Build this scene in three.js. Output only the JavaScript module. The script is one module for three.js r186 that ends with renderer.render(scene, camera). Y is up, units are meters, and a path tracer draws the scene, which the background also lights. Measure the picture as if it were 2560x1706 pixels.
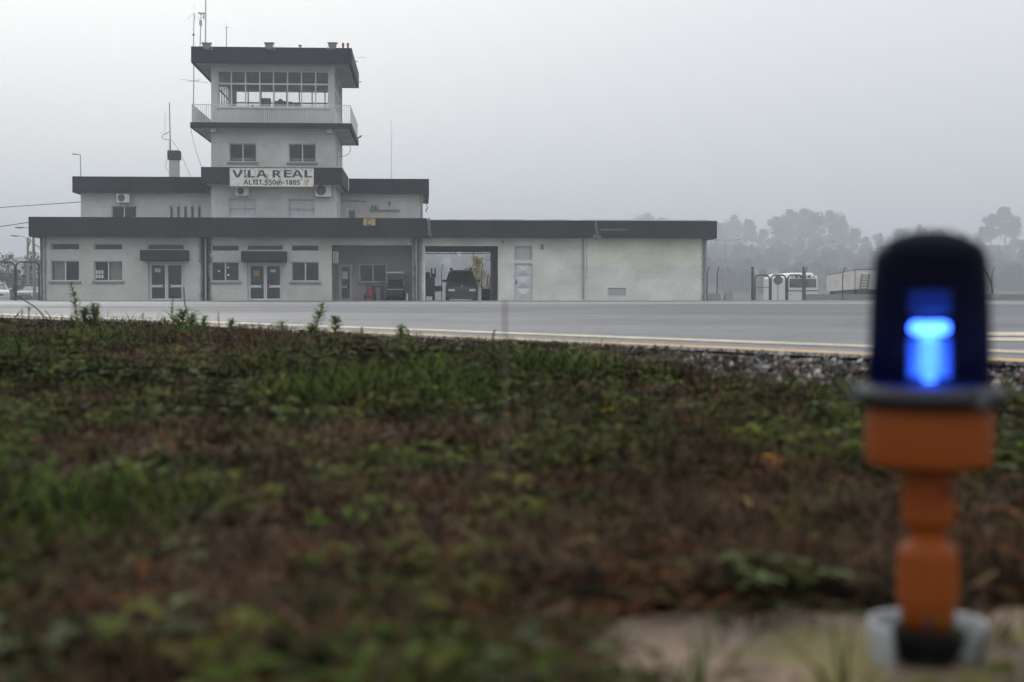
import * as THREE from 'three';
import { mergeGeometries } from 'three/addons/utils/BufferGeometryUtils.js';
import { RoundedBoxGeometry } from 'three/addons/geometries/RoundedBoxGeometry.js';
import { FontLoader } from 'three/addons/loaders/FontLoader.js';
import { TextGeometry } from 'three/addons/geometries/TextGeometry.js';

// ---------------------------------------------------------------- camera, sky, sun, exposure
const scene = new THREE.Scene();
const F = 3600, PW = 2560, PH = 1706;                       // focal length and size of the photograph in its pixels
const camera = new THREE.PerspectiveCamera(2 * Math.atan(PH / 2 / F) * 180 / Math.PI, 1024 / 682, 0.05, 4000);
camera.position.set(0, 0.37, 0);
camera.rotation.order = 'YXZ';
camera.rotation.set(-Math.atan(98 / F), -Math.atan(222 / F), 0);
camera.focus = 84;
camera.userData.fStop = 3.3;
camera.updateMatrixWorld(true);

const sunDir = new THREE.Vector3();
{
  const az = -15 * Math.PI / 180, el = 24 * Math.PI / 180;  // behind the fog, over the left of the building
  sunDir.set(Math.sin(az) * Math.cos(el), Math.sin(el), -Math.cos(az) * Math.cos(el));
  const W = 512, H = 256, data = new Float32Array(W * H * 4), d = new THREE.Vector3();
  for (let j = 0; j < H; j++) for (let i = 0; i < W; i++) {
    const phi = ((i + 0.5) / W - 0.5) * 2 * Math.PI, th = ((j + 0.5) / H - 0.5) * Math.PI;
    d.set(Math.cos(th) * Math.cos(phi), Math.sin(th), Math.cos(th) * Math.sin(phi));
    const a = Math.acos(THREE.MathUtils.clamp(d.dot(sunDir), -1, 1)) * 180 / Math.PI;
    const up = Math.max(0, d.y), L = 0.655 + 1.05 * up + 0.48 * Math.exp(-Math.pow(a / 22, 2)) + 0.10 * Math.exp(-Math.pow(a / 50, 2));
    const w = Math.exp(-Math.pow(a / 26, 2)), k = (j * W + i) * 4;
    data[k] = L * (0.955 + 0.045 * w); data[k + 1] = L * (0.985 + 0.02 * w); data[k + 2] = L * (1.035 - 0.085 * w); data[k + 3] = 1;
  }
  const t = new THREE.DataTexture(data, W, H, THREE.RGBAFormat, THREE.FloatType);
  t.mapping = THREE.EquirectangularReflectionMapping; t.magFilter = THREE.LinearFilter; t.needsUpdate = true;
  scene.background = t; scene.environment = t;
}
const sun = new THREE.DirectionalLight(new THREE.Color().setRGB(1, 0.97, 0.92), 0.5);
sun.position.copy(sunDir).multiplyScalar(200); sun.castShadow = true; sun.shadow.radius = 34;
Object.assign(sun.shadow.camera, { left: -60, right: 60, top: 60, bottom: -60, near: 1, far: 500 });
sun.name = 'sun'; scene.add(sun);
const renderer = new THREE.WebGLRenderer({ antialias: true });
renderer.toneMapping = THREE.LinearToneMapping;
renderer.toneMappingExposure = 1.03;
renderer.shadowMap.enabled = true;
scene.fog = new THREE.FogExp2(new THREE.Color().setRGB(0.90, 0.945, 1.0), 0.0014);

// ---------------------------------------------------------------- helpers
const V = (x, y, z) => new THREE.Vector3(x, y, z);
function rng(s) { return () => { s |= 0; s = s + 0x6D2B79F5 | 0; let t = Math.imul(s ^ s >>> 15, 1 | s); t = t + Math.imul(t ^ t >>> 7, 61 | t) ^ t; return ((t ^ t >>> 14) >>> 0) / 4294967296; }; }
const hash = (x, y, s) => { let h = Math.imul(x, 374761393) + Math.imul(y, 668265263) + Math.imul(s, 974711) | 0; h = Math.imul(h ^ h >>> 13, 1274126177); return ((h ^ h >>> 16) >>> 0) / 4294967296; };
const mod = (a, n) => ((a % n) + n) % n;
function vnoise(x, y, s = 0, per = 0) {
  const xi = Math.floor(x), yi = Math.floor(y), fx = x - xi, fy = y - yi, u = fx * fx * (3 - 2 * fx), v = fy * fy * (3 - 2 * fy);
  const h = (a, b) => per ? hash(mod(a, per), mod(b, per), s) : hash(a, b, s);
  return (h(xi, yi) * (1 - u) + h(xi + 1, yi) * u) * (1 - v) + (h(xi, yi + 1) * (1 - u) + h(xi + 1, yi + 1) * u) * v;
}
function fbm(x, y, s = 0, oct = 4, per = 0) { let a = 0, w = 0.5, t = 0; for (let o = 0; o < oct; o++) { a += w * vnoise(x, y, s + o * 17, per); t += w; w *= 0.5; x *= 2; y *= 2; per *= 2; } return a / t; }
const sstep = (a, b, x) => { const t = THREE.MathUtils.clamp((x - a) / (b - a), 0, 1); return t * t * (3 - 2 * t); };
const lerp = (a, b, t) => a + (b - a) * t;

// where a point of the photograph lies on the upright plane at depth z (metres, camera at the origin): used to survey the facades
function at(px, py, z) {
  const d = V((px - PW / 2) / F, -(py - PH / 2) / F, -1).applyEuler(camera.rotation), t = (z - camera.position.z) / d.z;
  return camera.position.clone().addScaledVector(d, t);
}
const rect = (x0, y0, x1, y1, z) => { const a = at(x0, y0, z), b = at(x1, y1, z); return { x0: a.x, x1: b.x, y1: a.y, y0: b.y }; };
const apronY = (z) => 0.12 + 0.0043 * (-z - 9);
function onApron(px, py) {
  const d = V((px - PW / 2) / F, -(py - PH / 2) / F, -1).applyEuler(camera.rotation), e = camera.position;
  const t = (0.12 - 0.0043 * 9 - e.y) / (d.y + 0.0043 * d.z); return e.clone().addScaledVector(d, t);
}

const taken = new Map();
function numbered(n) { const k = taken.get(n) ?? 0; taken.set(n, k + 1); return k ? `${n}_${String(k).padStart(3, '0')}` : n; }
function cast(m) { m.castShadow = true; m.receiveShadow = true; return m; }
function thing(name, label, category, base = [0, 0, 0], group) {
  const o = new THREE.Group(); o.name = numbered(name); o.position.set(...base); o.userData = { label, category };
  if (group) o.userData.group = group;
  scene.add(o); return o;
}
// geometry in world metres, hung under a thing whose base may lie anywhere
function part(T, name, geo, mat, label) {
  const m = cast(new THREE.Mesh(geo, mat)); m.name = name; if (T.isGroup) m.position.copy(T.position).negate();
  if (label) m.userData.label = label;
  T.add(m); return m;
}
// a shared geometry set at a world place
function partAt(T, name, geo, mat, p, rot) {
  const m = cast(new THREE.Mesh(geo, mat)); m.name = name; m.position.copy(p); if (T.isGroup) m.position.sub(T.position);
  if (rot) m.rotation.set(...rot); T.add(m); return m;
}
function single(name, geo, mat, label, category, group, kind) {
  const m = cast(new THREE.Mesh(geo, mat)); m.name = numbered(name); m.userData = { label, category };
  if (group) m.userData.group = group; if (kind) m.userData.kind = kind; scene.add(m); return m;
}
function structure(name, geo, mat, label) { const m = cast(new THREE.Mesh(geo, mat)); m.name = numbered(name); m.userData = { kind: 'structure', label, category: name.split('_').pop() }; scene.add(m); return m; }

function metreUV(g) {                                        // uv in metres by the face's direction
  if (g.index) g = g.toNonIndexed();
  const p = g.attributes.position, n = g.attributes.normal, uv = new Float32Array(p.count * 2);
  for (let i = 0; i < p.count; i++) {
    const ax = Math.abs(n.getX(i)), ay = Math.abs(n.getY(i)), az = Math.abs(n.getZ(i));
    const [u, v] = az >= ax && az >= ay ? [p.getX(i), p.getY(i)] : ax >= ay ? [p.getZ(i), p.getY(i)] : [p.getX(i), p.getZ(i)];
    uv[i * 2] = u; uv[i * 2 + 1] = v;
  }
  g.setAttribute('uv', new THREE.BufferAttribute(uv, 2)); return g;
}
const strip = (g) => { let h = g.index ? g.toNonIndexed() : g; for (const k of Object.keys(h.attributes)) if (!['position', 'normal', 'uv'].includes(k)) h.deleteAttribute(k); return h; };
const merge = (list) => mergeGeometries(list.map(strip));
const bx = (x0, x1, y0, y1, z0, z1) => new THREE.BoxGeometry(Math.abs(x1 - x0), Math.abs(y1 - y0), Math.abs(z1 - z0)).translate((x0 + x1) / 2, (y0 + y1) / 2, (z0 + z1) / 2);
const rbx = (x0, x1, y0, y1, z0, z1, r = 0.02) => new RoundedBoxGeometry(Math.abs(x1 - x0), Math.abs(y1 - y0), Math.abs(z1 - z0), 2, r).translate((x0 + x1) / 2, (y0 + y1) / 2, (z0 + z1) / 2);
function rod(a, b, r, r2 = r, seg = 6) {
  const d = b.clone().sub(a), g = new THREE.CylinderGeometry(r2, r, d.length(), seg);
  g.applyQuaternion(new THREE.Quaternion().setFromUnitVectors(V(0, 1, 0), d.clone().normalize())); return g.translate((a.x + b.x) / 2, (a.y + b.y) / 2, (a.z + b.z) / 2);
}
const tube = (pts, r, n = 24, seg = 6) => new THREE.TubeGeometry(new THREE.CatmullRomCurve3(pts), n, r, seg);
const disc = (c, r, d, axis = 'z', seg = 20) => { const g = new THREE.CylinderGeometry(r, r, d, seg); if (axis === 'z') g.rotateX(Math.PI / 2); if (axis === 'x') g.rotateZ(Math.PI / 2); return g.translate(c.x, c.y, c.z); };
function hexa(b, t) {                                        // b, t: four corners each, anticlockwise seen from above
  const g = new THREE.BufferGeometry(), P = [], q = (a, c, d, e) => { for (const v of [a, c, d, a, d, e]) P.push(v[0], v[1], v[2]); };
  q(t[0], t[1], t[2], t[3]); q(b[3], b[2], b[1], b[0]);
  for (let i = 0; i < 4; i++) { const j = (i + 1) % 4; q(b[i], b[j], t[j], t[i]); }
  g.setAttribute('position', new THREE.Float32BufferAttribute(P, 3)); g.computeVertexNormals();
  g.setAttribute('uv', new THREE.Float32BufferAttribute(new Float32Array(P.length / 3 * 2), 2)); return g;
}
// a wall with openings: outer rectangle, holes, thickness; front face at z = zf, looking to +z
function wallGeo(o, holes, zf, t) {
  const s = new THREE.Shape([[o.x0, o.y0], [o.x1, o.y0], [o.x1, o.y1], [o.x0, o.y1]].map(([x, y]) => new THREE.Vector2(x, y)));
  for (const h of holes) s.holes.push(new THREE.Path([[h.x0, h.y0], [h.x0, h.y1], [h.x1, h.y1], [h.x1, h.y0]].map(([x, y]) => new THREE.Vector2(x, y))));
  return metreUV(new THREE.ExtrudeGeometry(s, { depth: t, bevelEnabled: false }).translate(0, 0, zf - t));
}
function sideWallGeo(z0, z1, y0, y1, holes, xf, t) {         // outside face at x = xf, looking to +x; holes {x0,x1 -> z}
  const g = wallGeo({ x0: -z0, x1: -z1, y0, y1 }, holes.map((h) => ({ x0: -h.z0, x1: -h.z1, y0: h.y0, y1: h.y1 })), 0, t);
  return metreUV(g.rotateY(Math.PI / 2).translate(xf, 0, 0));
}

// ---------------------------------------------------------------- materials
function tex(w, h, fn, srgb, rx = 1, ry = 1, wrap = true) {
  const d = new Uint8Array(w * h * 4);
  for (let j = 0; j < h; j++) for (let i = 0; i < w; i++) { const c = fn(i / w, j / h), k = (j * w + i) * 4; for (let q = 0; q < 3; q++) d[k + q] = THREE.MathUtils.clamp(Math.round((Array.isArray(c) ? c[q] : c) * 255), 0, 255); d[k + 3] = 255; }
  const t = new THREE.DataTexture(d, w, h); t.magFilter = THREE.LinearFilter; t.minFilter = THREE.LinearMipmapLinearFilter; t.generateMipmaps = true;
  t.wrapS = t.wrapT = wrap ? THREE.RepeatWrapping : THREE.ClampToEdgeWrapping; if (srgb) t.colorSpace = THREE.SRGBColorSpace; t.repeat.set(rx, ry); t.needsUpdate = true; return t;
}
const lin = (r, g, b) => new THREE.Color().setRGB(r, g, b);
const std = (c, rough = 0.8, metal = 0, o = {}) => new THREE.MeshStandardMaterial({ color: lin(...c), roughness: rough, metalness: metal, ...o });
const phys = (c, rough, o = {}) => new THREE.MeshPhysicalMaterial({ color: lin(...c), roughness: rough, ...o });

const bumpRough = tex(512, 512, (u, v) => 0.55 * fbm(u * 24, v * 24, 3, 4, 24) + 0.45 * fbm(u * 96, v * 96, 9, 2, 96), false, 1 / 2.2, 1 / 2.2);
const bumpFine = tex(256, 256, (u, v) => fbm(u * 48, v * 48, 5, 3, 48), false, 1 / 1.2, 1 / 1.2);
const blot = tex(512, 512, (u, v) => { const a = fbm(u * 5, v * 5, 21, 5, 5), b = fbm(u * 40, v * 40, 31, 3, 40); const k = 0.80 + 0.22 * a + 0.06 * b; return [k, k * 0.995, k * 0.98]; }, true, 1 / 7, 1 / 7);
const blotDark = tex(512, 512, (u, v) => { const a = fbm(u * 6, v * 3, 41, 5, 3), b = fbm(u * 60, v * 60, 51, 3, 60), s = fbm(u * 48, v * 3, 61, 3, 3); const k = 0.42 + 0.75 * a + 0.14 * b + 0.16 * s; return [k * 0.99, k, k * 1.02]; }, true, 1 / 9, 1 / 4.5);
// facade prints: plaster colour with the mould that runs beside the rain pipes and the patched render of the annex
function facadeTex(x0, x1, y0, y1, seed, fn) {
  const t = tex(2048, 256, (u, v) => {
    const X = lerp(x0, x1, u), Y = lerp(y0, y1, v), n = fbm(X * 0.8, Y * 0.8, seed, 5), m = fbm(X * 9, Y * 9, seed + 9, 3);
    let k = 0.83 + 0.17 * n + 0.06 * (m - 0.5), c = [k, k * 0.993, k * 0.965];
    return fn ? fn(X, Y, c, n, m) : c;
  }, true, 1 / (x1 - x0), 1 / (y1 - y0), false);
  t.offset.set(-x0 / (x1 - x0), -y0 / (y1 - y0)); return t;
}
const M = {
  plaster: std([0.585, 0.585, 0.575], 0.95, 0, { map: blot, bumpMap: bumpRough, bumpScale: 0.02 }),
  smooth: std([0.60, 0.595, 0.58], 0.9, 0, { map: blot, bumpMap: bumpFine, bumpScale: 0.004 }),
  recess: std([0.46, 0.455, 0.44], 0.95, 0, { map: blot, bumpMap: bumpRough, bumpScale: 0.02 }),  // same plaster, with the shade of the cart recess put into its colour
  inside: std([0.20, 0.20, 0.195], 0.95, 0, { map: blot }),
  fascia: std([0.020, 0.020, 0.024], 0.85, 0, { map: blotDark, bumpMap: bumpRough, bumpScale: 0.012 }),
  soffit: std([0.48, 0.475, 0.47], 0.95, 0, { map: blot, bumpMap: bumpFine, bumpScale: 0.003 }),
  roof: std([0.14, 0.14, 0.14], 0.95, 0, { map: blot }),
  coping: std([0.55, 0.55, 0.54], 0.8, 0, { map: blot }),
  alu: std([0.56, 0.565, 0.57], 0.5, 0.15),
  aluDark: std([0.20, 0.20, 0.21], 0.5, 0.3),
  sill: std([0.27, 0.27, 0.265], 0.9, 0, { map: blot }),
  glass: phys([0.90, 0.915, 0.92], 0.02, { transmission: 1, thickness: 0, ior: 1.5 }),
  blind: std([0.62, 0.63, 0.63], 0.9),
  curtain: phys([0.55, 0.53, 0.50], 0.95, { transmission: 0.3, thickness: 0, side: THREE.DoubleSide }),
  pipe: std([0.40, 0.40, 0.40], 0.6, 0.2, { map: blot }),
  steel: std([0.30, 0.30, 0.31], 0.5, 0.6),
  railPaint: std([0.60, 0.60, 0.60], 0.5, 0.1),
  galv: std([0.42, 0.43, 0.44], 0.55, 0.5),
  darkSteel: std([0.055, 0.055, 0.06], 0.6, 0.3),
  black: std([0.012, 0.012, 0.013], 0.7),
  white: std([0.74, 0.74, 0.72], 0.6, 0, { map: blot }),
  offWhite: std([0.66, 0.65, 0.60], 0.5),
  grille: std([0.09, 0.09, 0.095], 0.7),
  paper: std([0.80, 0.80, 0.80], 0.9),
  orangePaper: std([0.62, 0.33, 0.12], 0.9),
  yellowSign: std([0.44, 0.36, 0.13], 0.8, 0, { map: blot }),
  red: std([0.26, 0.045, 0.035], 0.6),
  rubber: std([0.018, 0.018, 0.018], 0.9),
  carGlass: phys([0.018, 0.02, 0.022], 0.06, { clearcoat: 1, clearcoatRoughness: 0.03 }),
  wood: std([0.22, 0.19, 0.15], 0.9),
  concrete: std([0.30, 0.295, 0.28], 0.95, 0, { map: blot, bumpMap: bumpFine, bumpScale: 0.004 }),
  bark: std([0.09, 0.07, 0.05], 0.95),
};

// ---------------------------------------------------------------- ground, apron, markings
const E1 = onApron(800, 829), E2 = onApron(2154, 888);      // the yellow edge line of the apron, two points on it
const eDir = V(E2.x - E1.x, 0, E2.z - E1.z).normalize(), eNor = V(-eDir.z, 0, eDir.x);   // eNor points to the grass
if (eNor.z < 0) eNor.negate();
const edgeD = (x, z) => (x - E1.x) * eNor.x + (z - E1.z) * eNor.z;   // metres from the line, positive on the grass
const vegLine = [[-700, 800], [0, 814], [400, 821], [800, 843], [1100, 868], [1500, 902], [1900, 935], [2200, 948], [2560, 962], [3200, 985]].map(([a, b]) => onApron(a, b));
const vegD = (x, z) => {                                     // how far a point lies on the camera's side of the weeds' edge
  const s = (x - E1.x) * eDir.x + (z - E1.z) * eDir.z; let prev = null, off = 0.6;
  for (const p of vegLine) { const q = { s: (p.x - E1.x) * eDir.x + (p.z - E1.z) * eDir.z, d: edgeD(p.x, p.z) }; if (prev && s >= Math.min(prev.s, q.s) && s <= Math.max(prev.s, q.s)) { off = lerp(prev.d, q.d, (s - prev.s) / (q.s - prev.s)); break; } prev = q; }
  return edgeD(x, z) - off - 0.25 * (fbm(x * 1.3, z * 1.3, 77, 3) - 0.5);
};
function groundY(x, z) {
  const d = -z; let y;
  const inPad = Math.max(Math.abs(x - 0.569) / 0.46, Math.abs(z + 1.371) / 0.34); if (inPad < 1) return -0.03;
  if (d > 92) y = Math.max(0, 0.43 - 0.0105 * (d - 92)) - 0.05 + 27 * sstep(330, 900, d) + 10 * sstep(900, 1400, d) + 1.5 * (fbm(x / 90, z / 90, 5, 3) - 0.5) * sstep(200, 400, d);
  else y = lerp(0, apronY(z) - 0.014 - 0.03 * sstep(0.1, -0.6, edgeD(x, z) - 0.1), sstep(1.6, 7.5, d));
  const e = edgeD(x, z), soft = sstep(0.25, 0.9, e) * (d < 80 ? 1 : 0);
  return y + soft * (0.05 * (fbm(x * 0.9, z * 0.9, 11, 3) - 0.5) + 0.03 * (fbm(x * 4, z * 4, 12, 3) - 0.45)) * (d < 2.2 ? 0.6 : 1);
}
{
  const axis = (lo, hi, near, grow) => { const a = []; let x = 0, s = near; while (x < hi) { a.push(x); if (x > grow) s *= 1.09; x += s; } a.push(hi); const b = []; x = -near; s = near; while (x > lo) { b.push(x); if (x < -grow) s *= 1.09; x -= s; } b.push(lo); return b.reverse().concat(a); };
  const xs = axis(-1500, 1500, 0.09, 7), zs = axis(-1800, 60, 0.09, 22).filter((z) => z < 30), P = [], uv = [], I = [];
  for (const z of zs) for (const x of xs) { P.push(x, groundY(x, z), z); uv.push(x, z); }
  const n = xs.length; for (let j = 0; j < zs.length - 1; j++) for (let i = 0; i < n - 1; i++) { const k = j * n + i; I.push(k, k + n, k + 1, k + 1, k + n, k + n + 1); }
  const g = new THREE.BufferGeometry(); g.setAttribute('position', new THREE.Float32BufferAttribute(P, 3)); g.setAttribute('uv', new THREE.Float32BufferAttribute(uv, 2)); g.setIndex(I); g.computeVertexNormals();
  const soil = tex(512, 512, (u, v) => { const a = fbm(u * 8, v * 8, 71, 4, 8), b = fbm(u * 64, v * 64, 72, 3, 64), k = 0.30 + 0.35 * a + 0.25 * b; return [k, k * 0.82, k * 0.68]; }, true, 1 / 1.4, 1 / 1.4);
  structure('ground', g, std([0.09, 0.075, 0.055], 0.95, 0, { map: soil, bumpMap: bumpRough, bumpScale: 0.03 }), 'dark brown soil under the weeds');
}
// apron: wet asphalt sheet with a broken near edge
const edgePt = (s, off) => V(E1.x + eDir.x * s + eNor.x * off, 0, E1.z + eDir.z * s + eNor.z * off);
{
  const pts = []; const sMin = -95, sMax = 60;
  for (let s = sMin; s <= sMax;) { const p = edgePt(s, 0.26 + 0.16 * (fbm(s * 1.7, 3, 8, 4) - 0.5)); pts.push(new THREE.Vector2(p.x, -p.z)); s += Math.abs(s) < 20 ? 0.07 : 1.5; }
  const a = pts[0], b = pts[pts.length - 1];
  pts.push(new THREE.Vector2(160, b.y), new THREE.Vector2(160, 91.5), new THREE.Vector2(-150, 91.5), new THREE.Vector2(-150, a.y));
  const g = new THREE.ShapeGeometry(new THREE.Shape(pts)).rotateX(-Math.PI / 2), p = g.attributes.position;
  const uv = new Float32Array(p.count * 2);
  for (let i = 0; i < p.count; i++) { p.setY(i, apronY(p.getZ(i))); uv[i * 2] = p.getX(i); uv[i * 2 + 1] = p.getZ(i); }
  g.setAttribute('uv', new THREE.BufferAttribute(uv, 2)); g.computeVertexNormals();
  const col = tex(1024, 1024, (u, v) => { const a = fbm(u * 6, v * 6, 81, 5, 6), b = fbm(u * 200, v * 200, 82, 2, 200), k = 0.38 + 0.14 * a + 0.16 * (b - 0.5); return [k, k, k * 1.02]; }, true, 1 / 16, 1 / 16);
  const rou = tex(1024, 1024, (u, v) => { const a = fbm(u * 5, v * 5, 91, 6, 5), w = sstep(0.40, 0.62, a), b = fbm(u * 120, v * 120, 92, 2, 120); return 0.53 + 0.16 * w + 0.12 * b; }, false, 1 / 53, 1 / 47);
  structure('apron', g, std([0.52, 0.52, 0.535], 0.95, 0, { map: col, roughnessMap: rou, bumpMap: bumpFine, bumpScale: 0.002 }), 'wet grey asphalt apron in front of the terminal');
}
const paintTex = tex(512, 512, (u, v) => { const a = fbm(u * 10, v * 10, 95, 4, 10), b = fbm(u * 80, v * 80, 96, 2, 80), k = 0.72 + 0.3 * a - 0.25 * sstep(0.6, 0.75, b); return [k, k, k]; }, true, 1 / 2, 1 / 2);
const paintOrange = std([0.60, 0.36, 0.10], 0.5, 0, { map: paintTex }), paintPale = std([0.66, 0.56, 0.36], 0.5, 0, { map: paintTex });
function band(name, label, s0, s1, o0, o1, mat, lift = 0.004) {
  const P = [], uv = [], I = [], n = 120;
  for (let k = 0; k <= n; k++) { const s = lerp(s0, s1, k / n); for (const o of [o0, o1]) { const p = edgePt(s, o); P.push(p.x, apronY(p.z) + lift, p.z); uv.push(p.x, p.z); } }
  for (let k = 0; k < n; k++) { const a = k * 2; I.push(a, a + 1, a + 2, a + 2, a + 1, a + 3); }
  const g = new THREE.BufferGeometry(); g.setAttribute('position', new THREE.Float32BufferAttribute(P, 3)); g.setAttribute('uv', new THREE.Float32BufferAttribute(uv, 2)); g.setIndex(I); g.computeVertexNormals();
  if (g.attributes.normal.getY(0) < 0) { g.setIndex(I.map((v, i) => I[i - i % 3 + (i % 3 === 1 ? 2 : i % 3 === 2 ? 1 : 0)])); g.computeVertexNormals(); }
  return structure(name, g, mat, label);
}
const offOf = (px, py) => { const p = onApron(px, py); return edgeD(p.x, p.z); };
band('edge_line_marking', 'orange-yellow painted line along the apron edge', -60, 50, offOf(1500, 855), offOf(1500, 860.5), paintOrange);
band('edge_line_marking', 'paler painted line just inside the orange edge line', -60, 50, offOf(1500, 840), offOf(1500, 845), paintPale);
for (const [y0, y1] of [[830.5, 840], [844.5, 853]]) {
  const q = [[2230, y0], [2230, y1], [2900, y1 + 3], [2900, y0 + 3]].map(([a, b]) => onApron(a, b)), P = [], uv = [];
  for (const k of [0, 1, 2, 0, 2, 3]) { P.push(q[k].x, apronY(q[k].z) + 0.004, q[k].z); uv.push(q[k].x, q[k].z); }
  const g = new THREE.BufferGeometry(); g.setAttribute('position', new THREE.Float32BufferAttribute(P, 3)); g.setAttribute('uv', new THREE.Float32BufferAttribute(uv, 2)); g.computeVertexNormals();
  structure('taxi_line_marking', g, paintPale, y0 < 835 ? 'farther of two pale lines beside the blue lamp' : 'nearer of two pale lines beside the blue lamp');
}
{ // joints laid right across the apron: a pale drain strip and dark tar joints
  const joint = (name, z0, z1, mat, label) => { const n = 60, P = [], uv = [], I = [], x0 = -14 - z0 * 0 , L = 100; for (let k = 0; k <= n; k++) { const x = -34 + L * k / n, w = 0.25 * (fbm(x * 0.3, z0, 7, 3) - 0.5); for (const z of [z0 + w, z1 + w]) { P.push(x, apronY(z) + 0.003, z); uv.push(x, z); } } for (let k = 0; k < n; k++) { const a = k * 2; I.push(a, a + 2, a + 1, a + 1, a + 2, a + 3); } const g = new THREE.BufferGeometry(); g.setAttribute('position', new THREE.Float32BufferAttribute(P, 3)); g.setAttribute('uv', new THREE.Float32BufferAttribute(uv, 2)); g.setIndex(z0 > z1 ? I.map((v, i) => I[i - i % 3 + [0, 2, 1][i % 3]]) : I); g.computeVertexNormals(); structure(name, g, mat, label); };
  joint('drain_strip', -54.5, -57.5, std([0.50, 0.50, 0.49], 0.7, 0, { map: blot }), 'pale concrete drain strip across the apron'); joint('joint_line', -45.6, -46.1, std([0.06, 0.06, 0.065], 0.7), 'dark tar joint farther across the apron'); joint('joint_line', -38.8, -39.2, std([0.06, 0.06, 0.065], 0.7), 'dark tar joint in the middle of the apron');
}
{ // tar-filled cracks that run across the apron
  const r = rng(5), tar = std([0.025, 0.025, 0.027], 0.55);
  for (const [px, py, L] of [[500, 783, 9], [900, 780, 12], [1500, 779, 16], [1710, 784, 2], [700, 800, 4], [1900, 800, 5], [1350, 792, 6], [2100, 775, 8], [200, 776, 10], [1150, 770, 18], [1700, 770, 20], [400, 790, 4]]) {
    const c = onApron(px, py), P = [], I = [], n = 30, w = 0.03 + 0.03 * r(), s = r() * 50;
    for (let k = 0; k <= n; k++) { const x = c.x + (k / n - 0.5) * L, z = c.z + 0.5 * (fbm(x * 0.5, s, 4, 4) - 0.5) + 0.1 * (fbm(x * 4, s, 4, 2) - 0.5), ww = w * (0.4 + fbm(x * 3, s, 6, 2)); for (const o of [ww, -ww]) P.push(x, apronY(z + o) + 0.004, z + o); }
    for (let k = 0; k < n; k++) { const a = k * 2; I.push(a, a + 2, a + 1, a + 1, a + 2, a + 3); }
    const g = new THREE.BufferGeometry(); g.setAttribute('position', new THREE.Float32BufferAttribute(P, 3)); g.setIndex(I); g.computeVertexNormals();
    if (g.attributes.normal.getY(0) < 0) { for (let k = 0; k < I.length; k += 3) [I[k], I[k + 1]] = [I[k + 1], I[k]]; g.setIndex(I); g.computeVertexNormals(); }
    structure('crack_line', g, tar, 'dark tar-sealed crack across the asphalt');
  }
}

// ---------------------------------------------------------------- buildings: common pieces
const GY = apronY(-84);                                      // floor level of the buildings
const ZW = -84, ZF = -83.2, ZB = -103;                       // ground-floor wall, its fascia, back of the building
const paneGeo = new Map();
function pane(P, x0, x1, y0, y1, z, mat = M.glass) {
  const w = Math.round((x1 - x0) * 1000) / 1000, h = Math.round((y1 - y0) * 1000) / 1000, k = w + '_' + h;
  if (!paneGeo.has(k)) paneGeo.set(k, new THREE.PlaneGeometry(w, h));
  const m = cast(new THREE.Mesh(paneGeo.get(k), mat)); m.name = 'pane'; m.position.set((x0 + x1) / 2, (y0 + y1) / 2, z); P.add(m); return m;
}
function windowUnit(T, r, zWall, o = {}) {
  const z = zWall - (o.deep ?? 0.12), b = o.bar ?? 0.055, d = 0.05, n = o.panes ?? 2, G = [];
  const { x0, x1, y0, y1 } = r;
  G.push(bx(x0, x1, y0, y0 + b, z - d, z), bx(x0, x1, y1 - b, y1, z - d, z), bx(x0, x0 + b, y0 + b, y1 - b, z - d, z), bx(x1 - b, x1, y0 + b, y1 - b, z - d, z));
  const w = (x1 - x0 - 2 * b) / n;
  for (let k = 1; k < n; k++) G.push(bx(x0 + b + k * w - b * 0.6, x0 + b + k * w + b * 0.6, y0 + b, y1 - b, z - d, z + 0.006));
  const f = part(T, 'window', merge(G), M.alu);
  for (let k = 0; k < n; k++) pane(f, x0 + b + k * w + (k ? b * 0.6 : 0), x0 + b + (k + 1) * w - (k < n - 1 ? b * 0.6 : 0), y0 + b, y1 - b, z - d * 0.6);
  if (o.sill) { const s = cast(new THREE.Mesh(rbx(x0 - 0.10, x1 + 0.10, y0 - 0.13, y0 - 0.004, zWall - 0.1, zWall + 0.09, 0.012), M.sill)); s.name = 'sill'; f.add(s); }
  if (o.blind) { const s = cast(new THREE.Mesh(bx(x0 + 0.02, x1 - 0.02, y0 + b, y1 - b, z - 0.16, z - 0.14), M.blind)); s.name = 'blind'; f.add(s); }
  return f;
}
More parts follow.
